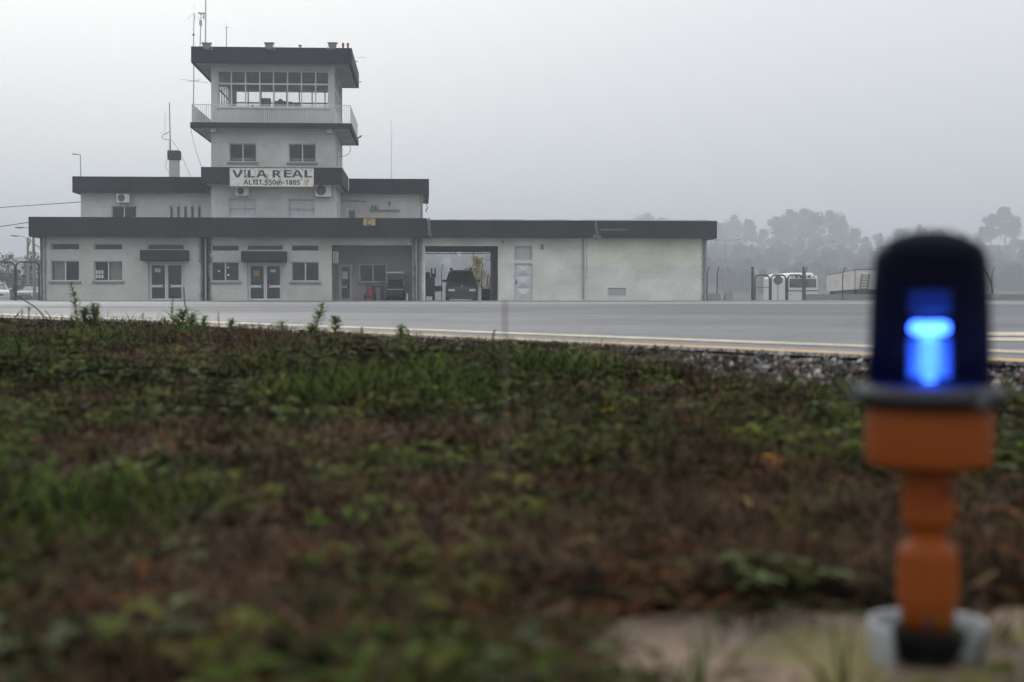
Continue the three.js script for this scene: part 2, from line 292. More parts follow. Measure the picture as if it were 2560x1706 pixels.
function doorPair(T, r, zWall, leaves = 2) {
  const { x0, x1, y0, y1 } = r, z = zWall - 0.16, b = 0.07, d = 0.06;
  part(T, 'door_frame', merge([bx(x0, x1, y1 - b, y1, z - d, z), bx(x0, x0 + b, y0, y1 - b, z - d, z), bx(x1 - b, x1, y0, y1 - b, z - d, z)]), M.alu);
  const w = (x1 - x0 - 2 * b) / leaves, h = y1 - b - y0;
  for (let k = 0; k < leaves; k++) {
    const a = x0 + b + k * w + 0.006, c = a + w - 0.012, lo = y0 + 0.012, hi = y1 - b - 0.008, mid = lo + h * 0.385, s = 0.085, G = [];
    G.push(bx(a, a + s, lo, hi, z - d - 0.01, z - 0.01), bx(c - s, c, lo, hi, z - d - 0.01, z - 0.01), bx(a + s, c - s, lo, lo + 0.10, z - d - 0.01, z - 0.01), bx(a + s, c - s, hi - s, hi, z - d - 0.01, z - 0.01), bx(a + s, c - s, mid - 0.07, mid + 0.07, z - d - 0.01, z - 0.012));
    const D = part(T, 'door', merge(G), M.alu);
    pane(D, a + s, c - s, lo + 0.10, mid - 0.07, z - 0.04); pane(D, a + s, c - s, mid + 0.07, hi - s, z - 0.04);
    const hx = leaves === 2 ? (k ? a + 0.16 : c - 0.16) : c - 0.16, hd = cast(new THREE.Mesh(merge([bx(hx - 0.06, hx + 0.06, mid - 0.05, mid + 0.05, z - 0.012, z + 0.012), rod(V(hx - 0.05, mid, z + 0.04), V(hx + 0.05, mid, z + 0.04), 0.012)]), M.black)); hd.name = 'handle'; D.add(hd);
  }
}
// a flat roof: dark fascia round it, soffit below, roof sheet on top
function flatRoof(T, r, zf, zb, yTop, yBot, label) {
  const t = 0.18, { x0, x1 } = r;
  part(T, 'fascia', metreUV(merge([bx(x0, x1, yBot, yTop, zf - t, zf), bx(x0, x1, yBot, yTop, zb, zb + t), bx(x0, x0 + t, yBot, yTop, zb + t, zf - t), bx(x1 - t, x1, yBot, yTop, zb + t, zf - t)])), M.fascia, label);
  part(T, 'soffit', metreUV(bx(x0 + t, x1 - t, yBot + 0.03, yBot + 0.10, zb + t, zf - t)), M.soffit);
  part(T, 'roof', metreUV(bx(x0 + t, x1 - t, yTop - 0.30, yTop - 0.22, zb + t, zf - t)), M.roof);
}
function rainPipe(T, x, y0, y1, z, r = 0.05) {
  const p = part(T, 'rain_pipe', new THREE.CylinderGeometry(r, r, y1 - y0, 10).translate(x, (y0 + y1) / 2, z), M.pipe);
  for (const k of [0.15, 0.5, 0.85]) { const c = cast(new THREE.Mesh(merge([new THREE.CylinderGeometry(r * 1.25, r * 1.25, 0.04, 10).translate(x, lerp(y0, y1, k), z), bx(x - 0.012, x + 0.012, lerp(y0, y1, k) - 0.02, lerp(y0, y1, k) + 0.02, z - 0.1, z)]), M.aluDark)); c.name = 'bracket'; p.add(c); }
}

// ---------------------------------------------------------------- terminal building (ground floor and two upper wings)
const yFT = at(570, 544, ZF).y, yFB = at(570, 593, ZF).y;    // fascia of the ground floor
const tX0 = at(100, 700, ZW).x, tX1 = at(1046, 700, ZW).x;
const T = thing('terminal_building', 'low grey rendered airport terminal with dark roof bands and two upper wings', 'building', [(tX0 + tX1) / 2, GY, -93]);
{
  const R = (a, b, c, d) => rect(a, b, c, d, ZW), low = GY + 0.004;
  const wins = [R(126, 652, 198, 703), R(234, 653, 306, 703), R(527, 655, 598, 704), R(728, 655, 798, 704)];
  const slits = [R(126, 608, 198, 626), R(234, 609, 306, 626), R(368, 610, 460, 626), R(527, 612, 598, 629), R(617, 612, 708, 627), R(727, 612, 798, 629)];
  const doors = [R(370, 656, 459, 748), R(618, 658, 706, 748)]; doors.forEach((d) => { d.y0 = low; });
  const rec = R(829, 613, 1031, 748); rec.y0 = low;
  const sx = at(514, 650, ZW).x, sx2 = at(1042, 650, ZW).x, sx0 = at(106, 650, ZW).x;
  const mould = (X, Y, c, n, m) => {
    let s = 0;
    const streak = (x, w, amt) => { const e = Math.abs(X - x) / (w * (0.6 + 0.8 * fbm(Y * 1.3, x, 33, 3))); s = Math.max(s, amt * (1 - sstep(0.2, 1.25, e + 0.4 * (m - 0.5))) * (0.7 + 0.5 * n)); };
    streak(sx - 0.02, 0.36, 0.80); streak(sx2, 0.34, 0.55); streak(sx0, 0.22, 0.55);
    return c.map((v) => v * (1 - s));
  };
  const wallMat = std([0.62, 0.62, 0.61], 0.95, 0, { map: facadeTex(tX0, tX1, GY - 0.4, yFB + 0.5, 101, mould), bumpMap: bumpRough, bumpScale: 0.025 });
  part(T, 'wall', wallGeo({ x0: tX0, x1: tX1, y0: GY - 0.4, y1: yFB + 0.25 }, [...wins, ...slits, ...doors, rec], ZW, 0.3), wallMat, 'rough grey rendered front wall with mould beside the rain pipe');
  // recess for the cart: side walls, back wall, ceiling
  const zr = -87, back = rect(829, 613, 1036, 750, zr), dr = rect(847, 661, 881, 750, zr), wr = rect(898, 660, 967, 706, zr); dr.y0 = low;
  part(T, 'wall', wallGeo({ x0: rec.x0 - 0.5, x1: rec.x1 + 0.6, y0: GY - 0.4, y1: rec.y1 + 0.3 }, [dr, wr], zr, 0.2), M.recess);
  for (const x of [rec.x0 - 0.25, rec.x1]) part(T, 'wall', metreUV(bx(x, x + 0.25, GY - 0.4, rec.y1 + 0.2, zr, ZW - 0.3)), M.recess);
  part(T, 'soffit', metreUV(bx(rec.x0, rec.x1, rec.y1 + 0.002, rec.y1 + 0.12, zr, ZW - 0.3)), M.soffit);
  // the rest of the shell
  part(T, 'wall', metreUV(merge([bx(tX0, tX0 + 0.3, GY - 0.4, yFB + 0.25, ZB + 0.3, ZW - 0.3), bx(tX0, tX1, GY - 0.4, yFB + 0.25, ZB, ZB + 0.3), bx(tX1 - 0.3, tX1, GY - 0.4, yFB + 0.25, ZB + 0.3, ZW - 0.3)])), M.plaster);
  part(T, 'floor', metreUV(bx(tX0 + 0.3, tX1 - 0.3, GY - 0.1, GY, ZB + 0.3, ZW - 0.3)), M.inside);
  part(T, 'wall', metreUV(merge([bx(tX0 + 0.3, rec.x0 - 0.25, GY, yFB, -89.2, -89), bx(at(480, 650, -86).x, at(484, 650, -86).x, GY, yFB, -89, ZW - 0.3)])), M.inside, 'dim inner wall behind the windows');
  const fx0 = at(70.5, 560, ZF).x, fx1 = at(1068, 560, ZF).x;
  flatRoof(T, { x0: fx0, x1: fx1 }, ZF, ZB - 0.6, yFT, yFB, 'charcoal painted roof band of the ground floor');
  wins.forEach((w) => windowUnit(T, w, ZW, { sill: true }));
  slits.forEach((w) => windowUnit(T, w, ZW, { panes: 1, bar: 0.05 }));
  windowUnit(T, wr, zr, { sill: true, deep: 0.02 });
  doors.forEach((d) => doorPair(T, d, ZW)); doorPair(T, dr, zr + 0.1, 1);
  for (const [a, b, c, d] of [[349, 625, 466, 652], [602, 628, 714, 655]]) { const q = rect(a, b, c, d, -83.05); part(T, 'canopy', metreUV(rbx(q.x0, q.x1, q.y0, q.y1, ZW + 0.002, -83.05, 0.02)), M.fascia, 'dark box canopy over a glass double door'); }
  rainPipe(T, sx, GY, yFB, ZW + 0.1, 0.055); rainPipe(T, at(110, 650, ZW).x, GY, yFB, ZW + 0.1, 0.06); rainPipe(T, at(1040, 650, ZW).x, GY + 2.2, yFB, ZW + 0.1, 0.06); rainPipe(T, at(1041, 650, ZW).x, GY, GY + 2.2, ZW + 0.13, 0.045);
  // curtain and notices behind glass
  { const w = wins[0], P = []; const n = 40; for (let k = 0; k <= n; k++) P.push([lerp(w.x0 + 0.1, w.x0 + 0.72, k / n), ZW - 0.42 + 0.035 * Math.sin(k * 1.55) + 0.02 * Math.sin(k * 0.7)]);
    const pos = []; for (let k = 0; k < n; k++) { const [a, b] = P[k], [c, d] = P[k + 1]; for (const v of [[a, w.y0, b], [c, w.y0, d], [c, w.y1, d], [a, w.y0, b], [c, w.y1, d], [a, w.y1, b]]) pos.push(...v); }
    const g = new THREE.BufferGeometry(); g.setAttribute('position', new THREE.Float32BufferAttribute(pos, 3)); g.computeVertexNormals();
    single('curtain', g, M.curtain, 'pleated pale curtain hanging inside the window at the end of the terminal', 'curtain');
    const g2 = g.clone().translate(wins[1].x1 - w.x0 - 0.85, 0, 0); single('curtain', g2, M.curtain, 'pleated curtain behind the window with the grid of notices', 'curtain'); }
  const sheet = (px0, py0, px1, py1, z, label, mat = M.paper, grp) => { const q = rect(px0, py0, px1, py1, z); single('paper_notice', bx(q.x0, q.x1, q.y0, q.y1, z - 0.004, z), mat, label, 'notice', grp); };
  for (let i = 0; i < 3; i++) for (let j = 0; j < 2; j++) sheet(239 + i * 7, 676 + j * 11, 243.6 + i * 7, 685 + j * 11, ZW - 0.152, 'small white sheet in the grid of six stuck inside a terminal window', M.paper, 'six sheets in one window');
  sheet(386, 671, 401, 681, ZW - 0.2, 'white notice on the glass door nearer the terminal end');
  sheet(634, 676, 648, 691, ZW - 0.2, 'orange square poster on the middle glass door', M.orangePaper);
  sheet(676, 674, 689, 681, ZW - 0.2, 'small white notice on the leaf beside the orange poster');
  sheet(855, 679, 869, 698, zr - 0.09, 'white notice on the single door inside the cart recess');
  for (const [x, y, l] of [[547, 678, 'round white sticker on the left pane of a terminal window'], [570.5, 688, 'lower of two round stickers on one terminal window pane'], [570, 669, 'upper of two round stickers on one terminal window pane']]) { const c = at(x, y, ZW - 0.147); single('window_sticker', disc(c, 0.055, 0.004), M.paper, l, 'sticker'); }
}
// upper wings, set back on the roof
const ZU = -94.6, ZUF = -94, yU = yFT - 0.25;
function wing(px0, px1, fpx0, fpx1, yt, yb, holes) {
  const a = at(px0, 500, ZU).x, b = at(px1, 500, ZU).x, top = at((px0 + px1) / 2, yt, ZUF).y, bot = at((px0 + px1) / 2, yb, ZUF).y;
  const hs = holes.map((h) => { const q = rect(...h, ZU); return q; });
  part(T, 'wall', wallGeo({ x0: a, x1: b, y0: yU, y1: bot + 0.25 }, hs, ZU, 0.25), M.plaster);
  part(T, 'wall', metreUV(merge([bx(a, a + 0.25, yU, bot + 0.25, ZB + 0.25, ZU - 0.25), bx(b - 0.25, b, yU, bot + 0.25, ZB + 0.25, ZU - 0.25), bx(a, b, yU, bot + 0.25, ZB, ZB + 0.25)])), M.plaster);
  part(T, 'floor', metreUV(bx(a + 0.25, b - 0.25, yU + 0.01, yU + 0.06, ZB + 0.25, ZU - 0.25)), M.inside);
  flatRoof(T, { x0: at(fpx0, 460, ZUF).x, x1: at(fpx1, 460, ZUF).x }, ZUF, ZB - 0.5, top, bot, 'charcoal roof band of an upper wing');
  return hs;
}
const yWingW = 566;
{
  const hs = wing(201, 540, 180, 519, 442, 482, [[278, 515, 341, yWingW], ...[0, 1, 2, 3, 4].map((k) => [425 + k * 17.4, 516, 432 + k * 17.4, 549])]);
  windowUnit(T, hs[0], ZU, { panes: 2 });
  for (let k = 1; k < 6; k++) windowUnit(T, hs[k], ZU, { panes: 1, bar: 0.03 });
  const hr = wing(845, 1057, 872, 1072.5, 447, 484, [[865, 519, 894, 566]]);
  doorPair(T, { ...hr[0] }, ZU + 0.1, 1);
  const c = at(1055, 520, ZU + 0.08); rainPipe(T, c.x, yU, at(1055, 488, ZU).y, ZU + 0.08, 0.05);
  // wall ledge with three small boxes, pipe stub and lamp on the right wing
  const q = rect(925, 524.5, 1000, 527.5, ZU); part(T, 'ledge', bx(q.x0, q.x1, q.y0, q.y1, ZU + 0.002, ZU + 0.12), M.sill);
  for (const [a, b, t] of [[928, 932, 513], [936, 940.5, 513], [942.5, 946.5, 516]]) { const w = rect(a, t, b, 524.5, ZU); part(T, 'vent_cowl', rbx(w.x0, w.x1, w.y0 + 0.002, w.y1, ZU + 0.002, ZU + 0.16, 0.02), M.aluDark); }
  part(T, 'wall_pipe', merge([rod(at(850, 500, ZU + 0.1), at(914, 503.5, ZU + 0.1), 0.03), rod(at(913, 503.5, ZU + 0.1), at(913, 503.5, ZU - 0.02), 0.03), rbx(at(911, 0, ZU).x, at(915, 0, ZU).x, at(913, 505.5, ZU).y, at(913, 501, ZU).y, ZU + 0.05, ZU + 0.16, 0.01)]), M.steel);
  const l = at(973.5, 508.5, ZU); single('wall_lamp', new THREE.SphereGeometry(0.1, 14, 10).scale(0.8, 1.6, 0.8).translate(l.x, l.y, ZU + 0.07), M.sill, 'oval unlit bulkhead lamp on the upper wing wall', 'lamp');
  const r = rng(9), pts = []; const b = at(1059, 517, ZU - 0.4); for (let k = 0; k < 16; k++) pts.push(V(b.x + 0.04 + 0.28 * r(), b.y + 0.35 - k * 0.05 + 0.12 * r(), b.z + (r() - 0.5) * 0.2));
  single('cable_coil', tube(pts, 0.02, 120, 6), M.rubber, 'tangled black cable hung on the end of the upper wing', 'cable');
}
{ // chimney on the left wing
  const zc = -96, q = rect(422, 400, 445.5, 447, zc), h = rect(418, 376, 449, 399, zc), yb = at(430, 447, zc).y - 0.6, C = thing('chimney', 'grey rendered chimney with a thicker cap on the upper wing roof', 'chimney', [(q.x0 + q.x1) / 2, yb, zc - 0.3]);
  part(C, 'shaft', metreUV(bx(q.x0, q.x1, yb, q.y1, zc - 0.55, zc)), M.smooth);
  part(C, 'cap', metreUV(rbx(h.x0, h.x1, h.y0, h.y1, zc - 0.65, zc + 0.1, 0.04)), std([0.07, 0.07, 0.075], 0.9, 0, { map: blot }));
}

// ---------------------------------------------------------------- control tower
const ZT = -88, ZTB = -96.6, ZTF = -87;
const tw0 = at(527, 340, ZT).x, tw1 = at(836, 340, ZT).x;
const K = thing('control_tower', 'square control tower with glazed cab and railed balcony', 'tower', [(tw0 + tw1) / 2, yU, (ZT + ZTB) / 2]);
const yDeckT = at(677, 307, ZTF).y, yDeckB = at(677, 320.5, ZTF).y;
{
  const R = (a, b, c, d) => rect(a, b, c, d, ZT);
  const up = [R(572, 358.5, 641, 405), R(721, 359.5, 790, 406)], lo = [R(571, 496.5, 640, 543), R(720, 497.5, 787, 544)];
  part(K, 'wall', wallGeo({ x0: tw0, x1: tw1, y0: yU, y1: yDeckB + 0.05 }, [...up, ...lo], ZT, 0.25), M.plaster);
  const sideWin = [{ z0: -90.2, z1: -91.1, y0: up[0].y0, y1: up[0].y1 }, { z0: -90.2, z1: -91.1, y0: lo[0].y0, y1: lo[0].y1 }];
  part(K, 'wall', sideWallGeo(ZT - 0.25, ZTB, yU, yDeckB + 0.05, sideWin, tw1, 0.25), M.plaster);
  part(K, 'wall', metreUV(merge([bx(tw0, tw0 + 0.25, yU, yDeckB + 0.05, ZTB, ZT - 0.25), bx(tw0 + 0.25, tw1 - 0.25, yU, yDeckB + 0.05, ZTB, ZTB + 0.25)])), M.plaster);
  part(K, 'floor', metreUV(merge([bx(tw0 + 0.25, tw1 - 0.25, yU, yU + 0.1, ZTB + 0.25, ZT - 0.25), bx(tw0 + 0.25, tw1 - 0.25, yU + 4.0, yU + 4.15, ZTB + 0.25, ZT - 0.25)])), M.inside);
  for (const s of sideWin) { const f = part(K, 'window', merge([bx(tw1 - 0.16, tw1 - 0.11, s.y0, s.y1, s.z0 - 0.05, s.z0), bx(tw1 - 0.16, tw1 - 0.11, s.y0, s.y1, s.z1, s.z1 + 0.05), bx(tw1 - 0.16, tw1 - 0.11, s.y0, s.y0 + 0.05, s.z1 + 0.05, s.z0 - 0.05), bx(tw1 - 0.16, tw1 - 0.11, s.y1 - 0.05, s.y1, s.z1 + 0.05, s.z0 - 0.05)]), M.alu); const p = pane(f, -0.4, 0.4, s.y0 + 0.05, s.y1 - 0.05, 0); p.rotation.y = Math.PI / 2; p.position.set(tw1 - 0.135, (s.y0 + s.y1) / 2, (s.z0 + s.z1) / 2); }
  up.forEach((w) => windowUnit(K, w, ZT, { sill: true }));
  lo.forEach((w) => { const f = windowUnit(K, w, ZT, { blind: true }); const g = cast(new THREE.Mesh(bx(w.x0 + 0.06, w.x1 - 0.06, w.y0 + 0.50, w.y0 + 0.53, ZT - 0.15, ZT - 0.125), M.aluDark)); g.name = 'glazing_bar'; f.add(g); });
  // middle roof band
  const mT = at(677, 418.5, ZTF).y, mB = at(677, 461, ZTF).y;
  flatRoof(K, { x0: at(502, 440, ZTF).x, x1: at(856, 440, ZTF).x }, ZTF, -94.02, mT, mB, 'charcoal band round the middle of the tower');
  // balcony
  const d0 = at(475, 313, ZTF).x, d1 = at(879, 313, ZTF).x, zBack = -96.4;
  part(K, 'deck', metreUV(bx(d0, d1, yDeckB, yDeckT, zBack, ZTF)), M.fascia, 'charcoal edged balcony slab');
  part(K, 'soffit', metreUV(bx(d0 + 0.16, d1 - 0.16, yDeckB - 0.02, yDeckB - 0.001, zBack + 0.2, ZTF - 0.16)), M.soffit);
  for (const x of [tw0 + 0.1, tw1 - 0.4]) part(K, 'beam', metreUV(bx(x, x + 0.3, yDeckB - 0.22, yDeckB - 0.022, ZT + 0.002, ZTF - 0.2)), M.soffit);
  const yr = at(677, 262, ZTF).y, i0 = d0 + 0.1, i1 = d1 - 0.08, zf = ZTF - 0.08, zb = zBack + 0.1, rr = 0.022;
  const rail = part(K, 'railing', merge([rod(V(i0, yr, zf), V(i1, yr, zf), rr), rod(V(i0, yr, zf), V(i0, yr, zb), rr), rod(V(i1, yr, zf), V(i1, yr, zb), rr), rod(V(i0, yDeckT + 0.07, zf), V(i1, yDeckT + 0.07, zf), 0.012), rod(V(i0, yDeckT + 0.07, zf), V(i0, yDeckT + 0.07, zb), 0.012), rod(V(i1, yDeckT + 0.07, zf), V(i1, yDeckT + 0.07, zb), 0.012), rod(V(i0, yr, zb), V(i1, yr, zb), rr)]), M.railPaint, 'thin pale steel balcony railing');
  const hB = yr - yDeckT, thin = new THREE.CylinderGeometry(0.014, 0.014, hB, 5), thick = new THREE.CylinderGeometry(0.024, 0.024, hB, 6);
  const bal = (x, z, k, every) => { const m = cast(new THREE.Mesh(k % every === 0 ? thick : thin, M.railPaint)); m.name = k % every === 0 ? 'rail_post' : 'baluster'; m.position.set(x, yDeckT + hB / 2, z); rail.add(m); };
  for (let k = 0; k <= 77; k++) bal(lerp(i0, i1, k / 77), zf, k, 7);
  for (let k = 1; k <= 70; k++) { bal(i0, lerp(zf, zb, k / 70), k, 7); bal(i1, lerp(zf, zb, k / 70), k, 7); }
  // cab
  const yc0 = yDeckT, yc1 = at(677, 161, ZT).y, hole = R(544, 176, 821, 268.5), cx0 = tw0 + 0.02, cx1 = tw1, yTr = at(677, 209.5, ZT).y;
  part(K, 'cab_wall', wallGeo({ x0: cx0, x1: cx1, y0: yc0, y1: yc1 + 0.15 }, [hole], ZT, 0.25), M.plaster);
  const hz = { z0: ZT - 0.45, z1: ZTB + 0.45, y0: hole.y0, y1: hole.y1 };
  part(K, 'cab_wall', sideWallGeo(ZT - 0.25, ZTB + 0.25, yc0, yc1 + 0.15, [hz], cx1, 0.25), M.plaster);
  part(K, 'cab_wall', sideWallGeo(ZT - 0.25, ZTB + 0.25, yc0, yc1 + 0.15, [hz], cx0 + 0.25, 0.25), M.plaster);
  part(K, 'cab_wall', wallGeo({ x0: cx0, x1: cx1, y0: yc0, y1: yc1 + 0.15 }, [hole], ZTB + 0.25, 0.25), M.plaster);
  part(K, 'cab_floor', metreUV(bx(cx0 + 0.25, cx1 - 0.25, yc0, yc0 + 0.05, ZTB + 0.25, ZT - 0.25)), M.inside);
  part(K, 'cab_ceiling', metreUV(bx(cx0 + 0.25, cx1 - 0.25, hole.y1 + 0.12, hole.y1 + 0.2, ZTB + 0.25, ZT - 0.25)), M.inside);
  const glazeFlat = (z, muls) => {
    const b = 0.05, G = [bx(hole.x0, hole.x1, hole.y0, hole.y0 + b, z - 0.06, z), bx(hole.x0, hole.x1, hole.y1 - b, hole.y1, z - 0.06, z), bx(hole.x0, hole.x1, yTr - 0.05, yTr + 0.05, z - 0.06, z + 0.004)];
    const xs = [hole.x0, ...muls, hole.x1]; xs.forEach((x, k) => G.push(bx(k ? x - b * 0.75 : x, k < xs.length - 1 ? x + b * 0.75 : x, hole.y0 + b, hole.y1 - b, z - 0.062, z + 0.002)));
    const f = part(K, 'cab_window', merge(G), M.alu);
    for (let k = 0; k < xs.length - 1; k++) { pane(f, xs[k] + b * 0.7, xs[k + 1] - b * 0.7, hole.y0 + b, yTr - 0.05, z - 0.03); pane(f, xs[k] + b * 0.7, xs[k + 1] - b * 0.7, yTr + 0.05, hole.y1 - b, z - 0.03); }
  };
  const muls = [577.5, 613, 648.5, 683, 718, 753, 788.5].map((p) => at(p, 220, ZT).x);
  glazeFlat(ZT - 0.1, muls); glazeFlat(ZTB + 0.12, muls);
  for (const xs of [cx1 - 0.12, cx0 + 0.12]) {
    const b = 0.05, n = 7, G = [bx(xs - 0.03, xs + 0.03, hole.y0, hole.y0 + b, hz.z1, hz.z0), bx(xs - 0.03, xs + 0.03, hole.y1 - b, hole.y1, hz.z1, hz.z0), bx(xs - 0.032, xs + 0.032, yTr - 0.05, yTr + 0.05, hz.z1, hz.z0)];
    for (let k = 0; k <= n; k++) { const z = lerp(hz.z0, hz.z1, k / n); G.push(bx(xs - 0.031, xs + 0.031, hole.y0 + b, hole.y1 - b, z - 0.035, z + 0.035)); }
    const f = part(K, 'cab_window', merge(G), M.alu), w = (hz.z0 - hz.z1) / n - 0.07;
    for (let k = 0; k < n; k++) for (const [a, c] of [[hole.y0 + b, yTr - 0.05], [yTr + 0.05, hole.y1 - b]]) { const p = pane(f, -w / 2, w / 2, a, c, 0); p.rotation.y = Math.PI / 2; p.position.set(xs, (a + c) / 2, lerp(hz.z0, hz.z1, (k + 0.5) / n)); }
  }
  part(K, 'cab_sill', bx(hole.x0 - 0.08, hole.x1 + 0.08, hole.y0 - 0.10, hole.y0 - 0.003, ZT - 0.1, ZT + 0.10), M.alu);
  // cab roof
  const rT = at(677, 118, -86.9).y, rB = at(677, 158.5, -86.9).y;
  flatRoof(K, { x0: at(477, 135, -86.9).x, x1: at(879, 135, -86.9).x }, -86.9, -96.6, rT, rB, 'charcoal roof band of the control cab');
  // desk and instruments in the cab
  const yd = hole.y0 + 0.02, D = thing('control_desk', 'long dark controller desk behind the tower cab glass', 'desk', [(cx0 + cx1) / 2, yc0 + 0.05, ZT - 0.8]);
  part(D, 'desktop', bx(cx0 + 0.5, cx1 - 0.5, yd - 0.06, yd, ZT - 1.2, ZT - 0.4), M.aluDark); part(D, 'front_panel', bx(cx0 + 0.6, cx1 - 0.6, yc0 + 0.05, yd - 0.06, ZT - 0.5, ZT - 0.45), M.aluDark);
  const eq = (nm, l, a, b, c, d) => { const q = rect(a, b, c, d, ZT - 0.7); single(nm, rbx(q.x0, q.x1, yd, q.y1, ZT - 0.95, ZT - 0.7, 0.03), M.darkSteel, l, nm.split('_').pop()); };
  eq('console_monitor', 'large dark monitor back on the controller desk in the tower cab', 652, 245, 676, 266); eq('radio_set', 'low instrument box beside the large monitor in the tower cab', 686, 252, 713, 266); eq('desk_phone', 'small dark box at the far end of the controller desk', 627, 261, 634, 267); eq('printer_box', 'small instrument box near the pillar end of the controller desk', 720, 254, 731, 266);
  const ch = at(742, 258, ZT - 1.6); const C = thing('office_chair', 'office chair with rounded back inside the tower cab', 'chair', [ch.x, yc0 + 0.05, ZT - 1.8]);
  part(C, 'backrest', rbx(ch.x - 0.24, ch.x + 0.24, yd + 0.05, at(742, 256, ZT - 1.6).y, ZT - 1.65, ZT - 1.58, 0.03), M.darkSteel); part(C, 'seat', rbx(ch.x - 0.26, ch.x + 0.26, yd - 0.55, yd - 0.45, ZT - 2.1, ZT - 1.6, 0.03), M.darkSteel); part(C, 'column', rod(V(ch.x, yc0 + 0.05, ZT - 1.85), V(ch.x, yd - 0.5, ZT - 1.85), 0.04), M.darkSteel);
  const h = at(700, 251, ZT - 2.4); single('chart_board', merge([rbx(h.x - 0.3, h.x + 0.36, yc0 + 0.05, h.y - 0.06, ZT - 2.5, ZT - 2.4, 0.02), new THREE.SphereGeometry(0.16, 12, 8).translate(h.x + 0.02, h.y - 0.06, ZT - 2.45)]), M.darkSteel, 'rounded instrument cluster in the middle of the tower cab', 'instrument');
}

